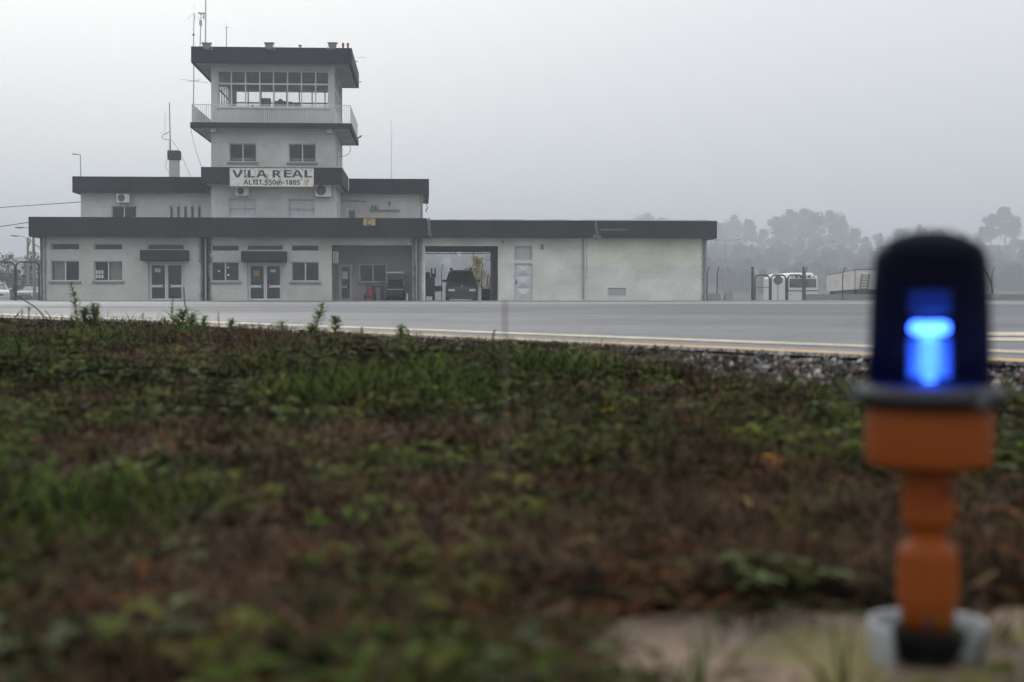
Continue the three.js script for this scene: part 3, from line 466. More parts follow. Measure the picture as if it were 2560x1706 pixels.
// ---------------------------------------------------------------- garage annex
const aX0 = at(1046, 700, ZW).x + 0.01, aX1 = at(1767, 700, ZW).x;
const yAT = at(1430, 552, ZF - 0.02).y, yAB = at(1430, 595.5, ZF - 0.02).y;
const A = thing('garage_annex', 'long low annex with a drive-through bay and patched plain wall', 'building', [(aX0 + aX1) / 2, GY, -89]);
const bay = rect(1063, 615, 1245, 750, ZW); bay.y0 = GY + 0.004;
{
  const zb = -93.6, R = (a, b, c, d) => rect(a, b, c, d, ZW), dr = R(1286, 659, 1331, 750), tr = R(1286, 615, 1331, 651), vt = R(1519, 719, 1566, 741); dr.y0 = GY + 0.004;
  const px = at(1458, 650, ZW).x, rx = at(1763, 650, ZW).x;
  const patched = (X, Y, c, n, m) => {
    const big = fbm(X * 0.35, Y * 0.9, 301, 4), band = sstep(0.5, 0.56, fbm(X * 0.5, Y * 1.4, 305, 4) + 0.12 * (m - 0.5));
    let k = 1 - 0.035 * band; const seam = GY + 2.05 + 0.14 * (fbm(X * 0.8, 2, 306, 4) - 0.5); const ye = X > px ? sstep(0.03, 0.0, Math.abs(Y - seam) - 0.03 * m) * 0.5 + sstep(seam, seam + 0.1, Y) * 0.35 : 0.15 * big;
    let s = 0; for (const x of [at(1048, 650, ZW).x, rx]) s = Math.max(s, 0.42 * (1 - sstep(0.1, 1.2, Math.abs(X - x) / 0.26 + 0.35 * (m - 0.5))));
    const crack = Math.abs(X - at(1467, 650, ZW).x - 0.03 * (fbm(3, Y * 3, 312, 3) - 0.5)) < 0.014 && m > 0.42 && Y > GY + 1.3 ? 0.5 : 0; s = Math.max(s, crack);
    return [c[0] * k * (1 + 0.05 * ye) * (1 - s), c[1] * k * (1 + 0.05 * ye) * (1 - s), c[2] * k * (1 - 0.07 * ye) * (1 - s)];
  };
  const mat = std([0.82, 0.825, 0.81], 0.95, 0, { map: facadeTex(aX0, aX1, GY - 0.4, yAB + 0.5, 211, patched), bumpMap: bumpFine, bumpScale: 0.006 });
  part(A, 'wall', wallGeo({ x0: aX0, x1: aX1, y0: GY - 0.4, y1: yAB + 0.25 }, [bay, dr, tr, vt], ZW, 0.3), mat, 'patched pale rendered front wall of the annex');
  const rear = rect(1063, 631, 1227, 750, zb); rear.y0 = GY + 0.004; rear.x0 = bay.x0; rear.x1 = bay.x1; rear.y1 = at(1150, 631, zb).y;
  part(A, 'wall', wallGeo({ x0: aX0, x1: aX1, y0: GY - 0.4, y1: yAB + 0.25 }, [rear], zb + 0.3, 0.3), M.smooth);
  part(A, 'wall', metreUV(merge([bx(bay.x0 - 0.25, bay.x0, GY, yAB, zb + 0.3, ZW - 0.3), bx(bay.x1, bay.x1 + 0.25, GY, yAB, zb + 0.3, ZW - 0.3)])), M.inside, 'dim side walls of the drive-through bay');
  part(A, 'wall', metreUV(bx(aX1 - 0.3, aX1, GY - 0.4, yAB + 0.25, zb + 0.3, ZW - 0.3)), mat);
  part(A, 'floor', metreUV(bx(aX0, aX1 - 0.3, GY - 0.1, GY, zb + 0.3, ZW - 0.3)), M.inside);
  part(A, 'door_rail', merge([rod(V(bay.x0, rear.y1 - 0.10, zb + 0.12), V(bay.x1, rear.y1 - 0.10, zb + 0.12), 0.03), ...[0.2, 0.47, 0.74].map((k) => rod(V(lerp(bay.x0, bay.x1, k), rear.y1, zb + 0.12), V(lerp(bay.x0, bay.x1, k), rear.y1 - 0.12, zb + 0.12), 0.04))]), M.darkSteel);
  flatRoof(A, { x0: at(1068.5, 560, ZF - 0.02).x, x1: at(1793, 560, ZF - 0.02).x }, ZF - 0.02, zb - 0.5, yAT, yAB, 'charcoal painted roof band of the annex');
  { // uneven pale flashing along the roof edge
    const x0 = at(1072, 560, ZF).x, x1 = at(1792, 560, ZF).x, r = rng(3), L = []; let x = x0;
    while (x < x1) { const w = 0.25 + 0.5 * r(), h = 0.035 + 0.04 * r(); L.push(bx(x, Math.min(x1, x + w - 0.004), yAT + 0.002, yAT + h, ZF - 0.22, ZF + 0.01)); x += w; }
    part(A, 'flashing', merge(L), M.coping, 'uneven pale flashing along the roof edge'); }
  { // chalky scars where the paint has come off the band
    const r = rng(8), L = [], z = ZF - 0.017; const scar = (a, b, c, d, n, s) => { for (let k = 0; k < n; k++) { const p = at(lerp(a, c, (k + r()) / n) + (r() - 0.5) * s, lerp(b, d, (k + r()) / n) + (r() - 0.5) * s * 0.5, z), w = 0.03 + 0.05 * r(); L.push(new THREE.CircleGeometry(w, 9).scale(c - a > 20 ? 2.6 : 1, c - a > 20 ? 0.5 : 1.6 * r() + 0.5, 1).translate(p.x, p.y, z + 0.001 * r())); } };
    scar(1489, 552, 1494, 594, 44, 3); scar(1503, 575, 1565, 574, 60, 3); scar(1071, 549, 1075, 592, 30, 4); scar(1485, 592, 1500, 593, 10, 3);
    part(A, 'paint_scars', merge(L), std([0.13, 0.13, 0.135], 0.95), 'pale chalky scars on the dark roof band').userData.kind = 'stuff'; }
  // steel door with four folded pyramids, and the light over it
  { const z = ZW - 0.1, { x0, x1, y0, y1 } = dr, b = 0.06, P = []; part(A, 'door_frame', merge([bx(x0, x1, y1 - b, y1, z - 0.06, z + 0.02), bx(x0, x0 + b, y0, y1 - b, z - 0.06, z + 0.02), bx(x1 - b, x1, y0, y1 - b, z - 0.06, z + 0.02)]), M.alu);
    const n = 3, h = (y1 - b - y0) / n, D = part(A, 'door', bx(x0 + b, x1 - b, y0, y1 - b, z - 0.06, z - 0.035), M.alu, 'pale folded steel door');
    for (let k = 0; k < n; k++) { const a = x0 + b + 0.02, c = x1 - b - 0.02, lo = y0 + k * h + 0.02, hi = lo + h - 0.04, m = [(a + c) / 2, (lo + hi) / 2, z + 0.05], q = [[a, lo, z - 0.034], [c, lo, z - 0.034], [c, hi, z - 0.034], [a, hi, z - 0.034]], pos = [];
      for (let i = 0; i < 4; i++) pos.push(...q[i], ...q[(i + 1) % 4], ...m); const g = new THREE.BufferGeometry(); g.setAttribute('position', new THREE.Float32BufferAttribute(pos, 3)); g.computeVertexNormals(); const e = cast(new THREE.Mesh(g, M.alu)); e.name = 'panel'; D.add(e); }
    const hd = cast(new THREE.Mesh(rbx(x0 + b + 0.03, x0 + b + 0.09, y0 + 0.98, y0 + 1.16, z - 0.03, z + 0.02, 0.01), M.black)); hd.name = 'handle'; D.add(hd); }
  windowUnit(A, tr, ZW, { panes: 1, bar: 0.05, blind: true });
  { const f = part(A, 'vent', merge([bx(vt.x0, vt.x1, vt.y0, vt.y0 + 0.04, ZW - 0.1, ZW + 0.01), bx(vt.x0, vt.x1, vt.y1 - 0.04, vt.y1, ZW - 0.1, ZW + 0.01), bx(vt.x0, vt.x0 + 0.04, vt.y0 + 0.04, vt.y1 - 0.04, ZW - 0.1, ZW + 0.01), bx(vt.x1 - 0.04, vt.x1, vt.y0 + 0.04, vt.y1 - 0.04, ZW - 0.1, ZW + 0.01)]), M.alu, 'louvred metal vent low in the wall');
    for (let k = 0; k < 6; k++) { const y = lerp(vt.y0 + 0.05, vt.y1 - 0.05, (k + 0.5) / 6), g = new THREE.BoxGeometry(vt.x1 - vt.x0 - 0.08, 0.085, 0.008).rotateX(-0.75).translate((vt.x0 + vt.x1) / 2, y, ZW - 0.05), m = cast(new THREE.Mesh(g, M.alu)); m.name = 'slat'; f.add(m); } }
  rainPipe(A, px, GY + 0.1, yAB, ZW + 0.09, 0.055); rainPipe(A, rx, GY, yAB, ZW + 0.09, 0.055);
  const l = at(1259, 606, ZW), L = thing('wall_lamp', 'small unlit bulkhead lamp above the drive-through bay corner', 'lamp', [l.x, l.y, ZW]);
  part(L, 'bracket', merge([bx(l.x - 0.1, l.x - 0.03, l.y - 0.02, l.y + 0.14, ZW, ZW + 0.06), rod(V(l.x - 0.06, l.y + 0.05, ZW + 0.05), V(l.x + 0.02, l.y - 0.02, ZW + 0.16), 0.015)]), M.aluDark); part(L, 'globe', new THREE.SphereGeometry(0.085, 14, 10).translate(l.x + 0.04, l.y - 0.07, ZW + 0.16), M.offWhite);
  const w = rect(1352, 611, 1358.5, 624, ZW); single('junction_box', rbx(w.x0, w.x1, w.y0, w.y1, ZW + 0.001, ZW + 0.11, 0.03), M.sill, 'grey siren box high on the annex wall beside the small window', 'box');
}

// ---------------------------------------------------------------- signs
const font = { bold: await new FontLoader().loadAsync('fonts/droid/droid_sans_bold.typeface.json'), regular: await new FontLoader().loadAsync('fonts/droid/droid_sans_regular.typeface.json') };
function lettering(text, f, r, z, depth = 0.008) {
  const g = new TextGeometry(text, { font: f, size: 1, depth: 0.01, curveSegments: 4, bevelEnabled: false }); g.computeBoundingBox(); const b = g.boundingBox;
  const sx = (r.x1 - r.x0) / (b.max.x - b.min.x), sy = (r.y1 - r.y0) / (b.max.y - b.min.y); return g.translate(-b.min.x, -b.min.y, 0).scale(sx, sy, depth / 0.01).translate(r.x0, r.y0, z);
}
{
  const z = ZTF + 0.09, q = rect(574, 420, 784, 467, z), S = thing('name_board', 'white weathered board with the place name and altitude in dark letters', 'sign', [(q.x0 + q.x1) / 2, q.y0, z]);
  const r = rng(21), spots = []; for (let k = 0; k < 70; k++) spots.push([r(), r() < 0.5 ? (r() < 0.5 ? r() * 0.12 : 1 - r() * 0.1) : r(), 0.006 + 0.02 * r() * r(), 0.5 + r()]);
  for (const [a, b] of [[0.435, 0.62], [0.44, 0.5], [0.2, 0.65], [0.93, 0.35], [0.91, 0.25], [0.30, 0.3]]) spots.push([a, b, 0.03, 1.1]);
  const face = tex(512, 128, (u, v) => { let s = 0; for (const [a, b, w, k] of spots) { const dx = (u - a) / w, dy = (v - b) / (w * 5); if (dx > -2 && dx < 2 && v < b + w * 6) { const d = dx * dx + (dy > 0 ? dy * dy * 3 : dy * dy * 0.25); s = Math.max(s, k * (1 - d) * (0.4 + fbm(u * 90, v * 25, 4, 3))); } } s = THREE.MathUtils.clamp(s, 0, 1) * 0.42; const n = 0.86 + 0.12 * fbm(u * 30, v * 8, 6, 4); return [lerp(n, 0.52, s), lerp(n, 0.34, s), lerp(n * 0.98, 0.24, s)]; }, true, 1, 1, false);
  const plate = new THREE.PlaneGeometry(q.x1 - q.x0 - 0.06, q.y1 - q.y0 - 0.06).translate((q.x0 + q.x1) / 2, (q.y0 + q.y1) / 2, z + 0.003);
  part(S, 'panel', plate, std([0.80, 0.80, 0.77], 0.7, 0, { map: face }), 'white enamel face with rust stains');
  part(S, 'frame', merge([bx(q.x0, q.x1, q.y0, q.y0 + 0.03, z - 0.06, z + 0.02), bx(q.x0, q.x1, q.y1 - 0.03, q.y1, z - 0.06, z + 0.02), bx(q.x0, q.x0 + 0.03, q.y0 + 0.03, q.y1 - 0.03, z - 0.06, z + 0.02), bx(q.x1 - 0.03, q.x1, q.y0 + 0.03, q.y1 - 0.03, z - 0.06, z + 0.02), bx(q.x0 + 0.03, q.x1 - 0.03, q.y0 + 0.03, q.y1 - 0.03, z - 0.06, z - 0.002)]), M.white);
  const ink = std([0.035, 0.035, 0.045], 0.7), zz = z + 0.006;
  const vila = ['V', 'I', 'L', 'A', 'R', 'E', 'A', 'L'], xs = [[580, 607], [609, 615], [619, 638], [640, 667], [681, 703], [709, 728], [729, 757], [761, 780]];
  vila.forEach((ch, k) => part(S, 'letter', lettering(ch, font.bold, rect(xs[k][0], 425.5, xs[k][1], 444, zz), zz), ink));
  part(S, 'lettering', lettering('ALTIT.550m-1805', font.bold, rect(608.5, 449, 750, 462.5, zz), zz), ink, 'dark altitude lettering');
  part(S, 'letter', lettering("'", font.regular, rect(752, 447, 754, 451, zz), zz), ink);
}
{
  const z = ZF + 0.06, q = rect(908, 547, 938, 564.5, z), S = thing('letter_sign', 'yellow rectangular sign with a black letter C on the roof band', 'sign', [(q.x0 + q.x1) / 2, q.y0, z]);
  part(S, 'panel', rbx(q.x0, q.x1, q.y0, q.y1, z - 0.05, z, 0.008), M.yellowSign);
  const c = rect(917.5, 549, 928, 563, z), w = 0.045; part(S, 'letter', merge([bx(c.x0, c.x0 + w, c.y0 + 0.002, c.y1 - 0.002, z + 0.002, z + 0.01), bx(c.x0 + w, c.x1, c.y1 - w, c.y1, z + 0.002, z + 0.01), bx(c.x0 + w, c.x1, c.y0, c.y0 + w, z + 0.002, z + 0.01), bx(c.x1 - w * 0.7, c.x1, c.y1 - 0.09, c.y1 - w, z + 0.002, z + 0.01), bx(c.x1 - w * 0.7, c.x1, c.y0 + w, c.y0 + 0.08, z + 0.002, z + 0.01)]), M.black);
}
// ---------------------------------------------------------------- air conditioners
function aircon(px0, py0, px1, py1, z, label) {
  const q = rect(px0, py0, px1, py1, z + 0.45), w = q.x1 - q.x0, h = q.y1 - q.y0, S = thing('air_conditioner', label, 'air conditioner', [(q.x0 + q.x1) / 2, q.y0, z + 0.25], 'outdoor air conditioner units');
  part(S, 'casing', rbx(q.x0, q.x1, q.y0, q.y1, z + 0.1, z + 0.45, 0.025), M.offWhite);
  const c = V(q.x0 + w * 0.37, q.y0 + h * 0.52, z + 0.452), R = Math.min(h * 0.40, w * 0.33); part(S, 'fan_recess', disc(c, R, 0.006), M.grille);
  const rings = []; for (let k = 1; k <= 5; k++) rings.push(new THREE.TorusGeometry(R * k / 5, 0.006, 5, 28).translate(c.x, c.y, c.z + 0.012)); for (let k = 0; k < 8; k++) rings.push(rod(c.clone().setZ(c.z + 0.012), V(c.x + R * Math.cos(k * Math.PI / 4), c.y + R * Math.sin(k * Math.PI / 4), c.z + 0.012), 0.006));
  part(S, 'fan_grille', merge(rings), M.sill); part(S, 'side_panel', rbx(q.x1 - w * 0.2, q.x1 - 0.02, q.y0 + 0.03, q.y1 - 0.03, z + 0.44, z + 0.458, 0.006), M.white);
  for (const x of [q.x0 + w * 0.2, q.x1 - w * 0.2]) part(S, 'bracket', merge([bx(x - 0.02, x + 0.02, q.y0 - 0.04, q.y0 - 0.002, z, z + 0.47), bx(x - 0.02, x + 0.02, q.y0 - 0.25, q.y0 - 0.04, z, z + 0.03)]), M.galv);
  return S;
}
aircon(589, 467.5, 621.5, 489, ZT, 'off-white air conditioner unit tucked under the name board');
aircon(788, 461, 827.5, 492, ZT, 'larger air conditioner unit beside the name board corner');
aircon(290.5, 484, 323, 506.5, ZU, 'air conditioner unit on the upper wing above a window');
{ // unit on the side wall of the recess, its louvred end to the camera
  const z = -84.6, q = rect(832.5, 629, 845, 656, z), S = thing('air_conditioner', 'narrow air conditioner end with slotted grille in the cart recess', 'air conditioner', [q.x0, q.y0, z - 0.4], 'outdoor air conditioner units');
  part(S, 'casing', rbx(q.x0 - 0.02, q.x1, q.y0, q.y1, z - 0.8, z, 0.02), M.offWhite); const a = q.x0 + 0.05, b = q.x1 - 0.06;
  const L = []; for (let i = 0; i < 2; i++) for (let j = 0; j < 9; j++) L.push(bx(lerp(a, b, i * 0.52), lerp(a, b, i * 0.55 + 0.38), lerp(q.y0 + 0.04, q.y1 - 0.05, j / 9), lerp(q.y0 + 0.04, q.y1 - 0.05, (j + 0.5) / 9), z + 0.001, z + 0.004)); part(S, 'grille', merge(L), M.grille);
  part(S, 'bracket', bx(q.x0 - 0.2, q.x1 + 0.03, q.y0 - 0.06, q.y0 - 0.005, z - 0.7, z - 0.04), M.galv);
}
// ---------------------------------------------------------------- roof equipment
function flood(px, py, label, turn) {
  const z = -86.86, c = at(px, py, z), S = thing('floodlight', label, 'floodlight', [c.x, c.y - 0.2, z], 'floodlights on the cab roof edge'); const q = new THREE.Group(); 
  const w = 0.27, body = hexa([[c.x - w * 0.7, c.y - 0.18, z + 0.12], [c.x + w * 0.7, c.y - 0.18, z + 0.12], [c.x + w * 0.55, c.y - 0.16, z - 0.1], [c.x - w * 0.55, c.y - 0.16, z - 0.1]], [[c.x - w, c.y + 0.15, z + 0.22], [c.x + w, c.y + 0.15, z + 0.22], [c.x + w * 0.8, c.y + 0.17, z - 0.12], [c.x - w * 0.8, c.y + 0.17, z - 0.12]]);
  part(S, 'housing', body, M.aluDark); part(S, 'glass', hexa([[c.x - w * 0.6, c.y - 0.15, z + 0.132], [c.x + w * 0.6, c.y - 0.15, z + 0.132], [c.x + w * 0.6, c.y - 0.15, z + 0.12], [c.x - w * 0.6, c.y - 0.15, z + 0.12]], [[c.x - w * 0.8, c.y + 0.1, z + 0.212], [c.x + w * 0.8, c.y + 0.1, z + 0.212], [c.x + w * 0.8, c.y + 0.1, z + 0.19], [c.x - w * 0.8, c.y + 0.1, z + 0.19]]), M.steel); part(S, 'visor', bx(c.x - w - 0.03, c.x + w + 0.03, c.y + 0.152, c.y + 0.185, z - 0.1, z + 0.26), M.darkSteel);
  part(S, 'bracket', merge([rod(V(c.x + turn * 0.33, c.y - 0.2, z + 0.03), V(c.x + turn * 0.24, c.y + 0.1, z + 0.03), 0.018), rod(V(c.x - turn * 0.05, c.y - 0.2, z + 0.05), V(c.x + turn * 0.33, c.y - 0.2, z + 0.03), 0.018)]), M.galv);
}
flood(517, 116, 'floodlight at the mast end of the cab roof', 1); flood(673, 115.5, 'floodlight in the middle of the cab roof edge', 1); flood(831.5, 115.5, 'floodlight next to the red obstruction lamps', -1);
for (const [px, l] of [[857.5, 'red obstruction lamp nearer the floodlight on the cab roof'], [869.5, 'red obstruction lamp nearer the roof corner']]) {
  const z = -87.2, c = at(px, 119, z), S = thing('obstruction_lamp', l, 'lamp', [c.x, c.y, z], 'red obstruction lamps'); part(S, 'base', new THREE.CylinderGeometry(0.05, 0.06, 0.09, 10).translate(c.x, c.y + 0.02, z), M.darkSteel);
  part(S, 'globe', new THREE.CapsuleGeometry(0.075, 0.11, 4, 12).translate(c.x, c.y + 0.17, z), phys([0.55, 0.03, 0.015], 0.25, { transmission: 0.4, thickness: 0 }));
}
{ const c = at(750, 119, -88); single('roof_vent', merge([new THREE.CylinderGeometry(0.05, 0.05, 0.3, 8).translate(c.x, c.y - 0.05, -88), new THREE.CylinderGeometry(0.12, 0.10, 0.06, 12).translate(c.x, c.y + 0.12, -88)]), M.aluDark, 'small mushroom vent on the cab roof', 'vent'); }
{ // antennas
  const z1 = -88.4, yA = (py) => at(484, py, z1).y, xa = at(484, 200, z1).x, R = (nm, l) => thing(nm, l, 'antenna', [xa, yA(306), z1]);
  const S = R('antenna_mast', 'thin mast with drooping radials clamped beside the tower balcony'); const xm = at(482, 290, z1).x, xt = at(484.6, 7, z1).x;
  part(S, 'pole', merge([rod(V(xm, yA(312), z1), V(xa, yA(203), z1), 0.035), rod(V(xa, yA(203), z1), V(xa, yA(95), z1), 0.03), rod(V(xa, yA(95), z1), V(xt, yA(36), z1), 0.028), rod(V(xt, yA(36), z1), V(xt, yA(6), z1), 0.009)]), M.galv);
  for (const [ax, ay, az] of [[466, 48.5, z1 + 0.1], [497, 46.5, z1 + 0.2], [488, 52, z1 - 0.5]]) part(S, 'radial', rod(V(xt, yA(33), z1), at(ax, ay, az), 0.011), M.galv);
  for (const [a, b] of [[[448, 197.5, z1 + 0.4], [521, 207.5, z1 - 0.4]], [[466, 205.5, z1 - 0.5], [503, 199, z1 + 0.5]]]) part(S, 'radial', rod(at(...a), at(...b), 0.013), M.galv);
  part(S, 'clamp', merge([bx(xa - 0.06, xa + 0.07, yA(89), yA(85), z1 - 0.06, z1 + 0.06), bx(xa - 0.05, xa + 0.3, yA(140), yA(138), z1 - 0.03, z1 + 0.03), bx(xm - 0.05, xm + 0.3, yA(311), yA(308), z1 - 0.03, z1 + 0.03)]), M.aluDark);
  const z2 = -88, b2 = at(499.5, 122, z2), t2 = at(501.5, 64, z2), W = thing('anemometer', 'cup anemometer and wind vane on a thin pole at the cab roof corner', 'anemometer', [b2.x, b2.y, z2]);
  part(W, 'pole', merge([rod(b2, t2, 0.032), rod(at(501.5, 50, z2), at(502.5, 35, z2), 0.02)]), M.galv); const q = rect(498, 50, 504.5, 64, z2); part(W, 'sensor_box', rbx(q.x0, q.x1, q.y0, q.y1, z2 - 0.08, z2 + 0.08, 0.02), M.galv);
  for (const [x, y] of [[497.5, 32.5], [502, 34.5], [505, 33]]) { const c = at(x, y, z2); part(W, 'cup', merge([new THREE.SphereGeometry(0.065, 12, 8).translate(c.x, c.y, z2), rod(V(c.x, c.y, z2), at(502.3, 36, z2), 0.012)]), M.galv); }
  const v = rect(507.5, 33, 511, 48, z2); part(W, 'vane', merge([rbx(v.x0, v.x1, v.y0, v.y1, z2 - 0.015, z2 + 0.015, 0.008), new THREE.SphereGeometry(0.06, 10, 8).translate((v.x0 + v.x1) / 2, v.y1, z2), rod(at(497, 45.5, z2), at(509, 43, z2), 0.012), rod(at(502, 50, z2), at(502.3, 40, z2), 0.014)]), M.galv);
  const z3 = -87.6, m = thing('tall_mast', 'tallest straight mast rising out of the picture from the cab roof', 'mast', [at(513.5, 120, z3).x, at(513.5, 120, z3).y, z3]); part(m, 'pole', merge([rod(at(513, 122, z3), at(513.5, 90, z3), 0.05, 0.045), rod(at(513.5, 90, z3), at(514, -60, z3), 0.042, 0.035)]), M.galv); part(m, 'foot', new THREE.CylinderGeometry(0.12, 0.14, 0.1, 10).translate(at(513, 120, z3).x, at(513, 120, z3).y, z3), M.aluDark);
  const z4 = -89, s4 = thing('whip_antenna', 'short antenna with a small cross bar on the cab roof', 'antenna', [at(566, 122, z4).x, at(566, 122, z4).y, z4]); part(s4, 'pole', merge([rod(at(565.5, 123, z4), at(566, 66, z4), 0.03), rod(at(566, 66, z4), at(566.2, 54, z4), 0.01)]), M.galv); part(s4, 'radial', merge([rod(at(558.5, 67, z4), at(574.5, 69.2, z4), 0.009), rod(at(563, 69.5, z4 + 0.4), at(569, 67, z4 - 0.4), 0.009)]), M.galv);
  const z5 = -96.2, s5 = thing('chimney_antenna', 'slim mast with a side bracket aerial on the chimney', 'antenna', [at(425, 377, z5).x, at(425, 377, z5).y, z5]);
  part(s5, 'pole', rod(at(425.5, 377, z5), at(423, 256, z5), 0.04, 0.03), M.aluDark); part(s5, 'bracket', merge([tube([at(424.5, 329, z5), at(411, 336, z5), at(405.8, 337.5, z5)], 0.025, 12), tube([at(405.5, 339, z5), at(405.8, 344, z5), at(409, 347.5, z5), at(424.8, 350.5, z5)], 0.022, 20)]), M.aluDark); part(s5, 'whip', merge([rod(at(411.5, 335, z5), at(412.8, 279, z5), 0.012), rod(at(403, 336, z5), at(402.8, 325, z5), 0.008)]), M.galv);
  single('antenna_cable', merge([tube([at(427, 350, z5), at(432, 355, z5), at(446, 375, z5 + 0.5), at(455, 394, z5 + 0.8), at(477, 443, z5 + 1)], 0.012, 30, 5)]), M.rubber, 'thin cable sagging from the chimney aerial to the wing roof', 'cable');
  single('antenna_cable', tube([at(423, 352, z5 + 0.1), at(422, 374, z5 + 0.1), at(418, 396, z5 + 0.5), at(414, 418, z5 + 0.3), at(421.5, 431, z5 + 0.15)], 0.012, 30, 5), M.rubber, 'loose cable looping beside the chimney shaft', 'cable');
  single('antenna_cable', tube([at(476, 318, -87.2), at(482, 348, -87.4), at(493, 388, -87.3), at(504.5, 420, -87.15)], 0.012, 30, 5), M.rubber, 'cable curving from the balcony slab to the middle band', 'cable');
  const z6 = -95, s6 = thing('aerial_pole', 'bent thin pole with a short arm at the end of the upper wing roof', 'antenna', [at(201.5, 446, z6).x, at(201.5, 446, z6).y, z6]); part(s6, 'pole', rod(at(201.5, 447, z6), at(200, 386, z6), 0.035), M.galv); part(s6, 'arm', merge([rod(at(201, 387, z6), at(186, 385.5, z6), 0.03), rbx(at(177, 0, z6).x, at(188, 0, z6).x, at(180, 387, z6).y, at(180, 384, z6).y, z6 - 0.08, z6 + 0.08, 0.02)]), M.galv);
  const z7 = -97; single('whip_antenna', rod(at(978.5, 452, z7), at(978, 300, z7), 0.018, 0.012), M.galv, 'very thin white whip antenna on the wing roof beside the tower', 'antenna');
  const yr = at(884, 147, -90).y, xr = at(879, 135, -86.9).x; single('rod_antenna', rod(V(xr - 0.02, yr, -89.4), V(xr + 0.72, yr - 0.01, -89.4), 0.012), M.galv, 'horizontal rod sticking out of the upper cab roof end', 'antenna');
  single('rod_antenna', rod(V(xr - 0.02, at(892, 152.5, -90.5).y, -90.6), V(xr + 0.2, at(892, 153, -90.5).y, -90.6), 0.025), M.darkSteel, 'short stub just below the horizontal rod on the cab roof end', 'antenna');
  single('rod_antenna', rod(V(xr - 0.02, at(899, 199, -95).y, -96), V(xr + 0.18, at(899, 199, -95).y, -96), 0.03), M.darkSteel, 'lowest short stub at the far cab roof corner', 'antenna');
  const l = at(897, 343, -96), sp = thing('spotlight', 'small dark spotlight at the far end of the balcony slab', 'spotlight', [l.x, l.y, -96]); const xd = at(879, 313, ZTF).x; part(sp, 'head', merge([rod(V(xd, l.y - 0.12, -95.6), V(xd + 0.24, l.y + 0.06, -95.6), 0.05)]), M.darkSteel); part(sp, 'arm', bx(xd - 0.1, xd + 0.02, l.y - 0.14, l.y - 0.06, -95.65, -95.55), M.darkSteel);
  const xw = tw1 + 0.03; single('looped_cable', tube([V(xw, at(850, 393, -92).y, -92), V(xw + 0.3, at(865, 391, -92).y, -92), V(xw + 0.62, at(877, 384, -92).y, -92), V(xw + 0.72, at(881, 368, -92).y, -92), V(xw + 0.55, at(876, 361, -92).y, -92), V(xw + 0.1, at(857, 362, -92).y, -92)], 0.018, 40, 6), M.rubber, 'dark cable looping under the balcony at the tower side', 'cable');
}

// ---------------------------------------------------------------- vehicles and things round the buildings
// a rounded slab: side outline (z forward, y up) pushed out to a width, edges bevelled
function slab(outline, w, bev = 0.06) {
  const s = new THREE.Shape(outline.map(([z, y]) => new THREE.Vector2(z, y)));
  return new THREE.ExtrudeGeometry(s, { depth: w - 2 * bev, bevelEnabled: true, bevelSize: bev, bevelThickness: bev, bevelOffset: -bev, bevelSegments: 3, curveSegments: 6 }).translate(0, 0, -w / 2 + bev).rotateY(-Math.PI / 2);
}
function wheel(C, x, z, r, w) {
  const t = new THREE.Mesh(new THREE.TorusGeometry(r - w * 0.42, w * 0.45, 10, 24).rotateY(Math.PI / 2).scale(1.1, 1, 1), M.rubber); t.name = 'wheel'; t.position.set(x, r, z); cast(t); C.add(t);
  const h = new THREE.Mesh(new THREE.CylinderGeometry(r * 0.62, r * 0.62, w * 0.7, 18).rotateZ(Math.PI / 2), M.steel); h.name = 'rim'; cast(h); t.add(h);
}
function local(C, name, geo, mat, label) { const m = cast(new THREE.Mesh(geo, mat)); m.name = name; if (label) m.userData.label = label; C.add(m); return m; }
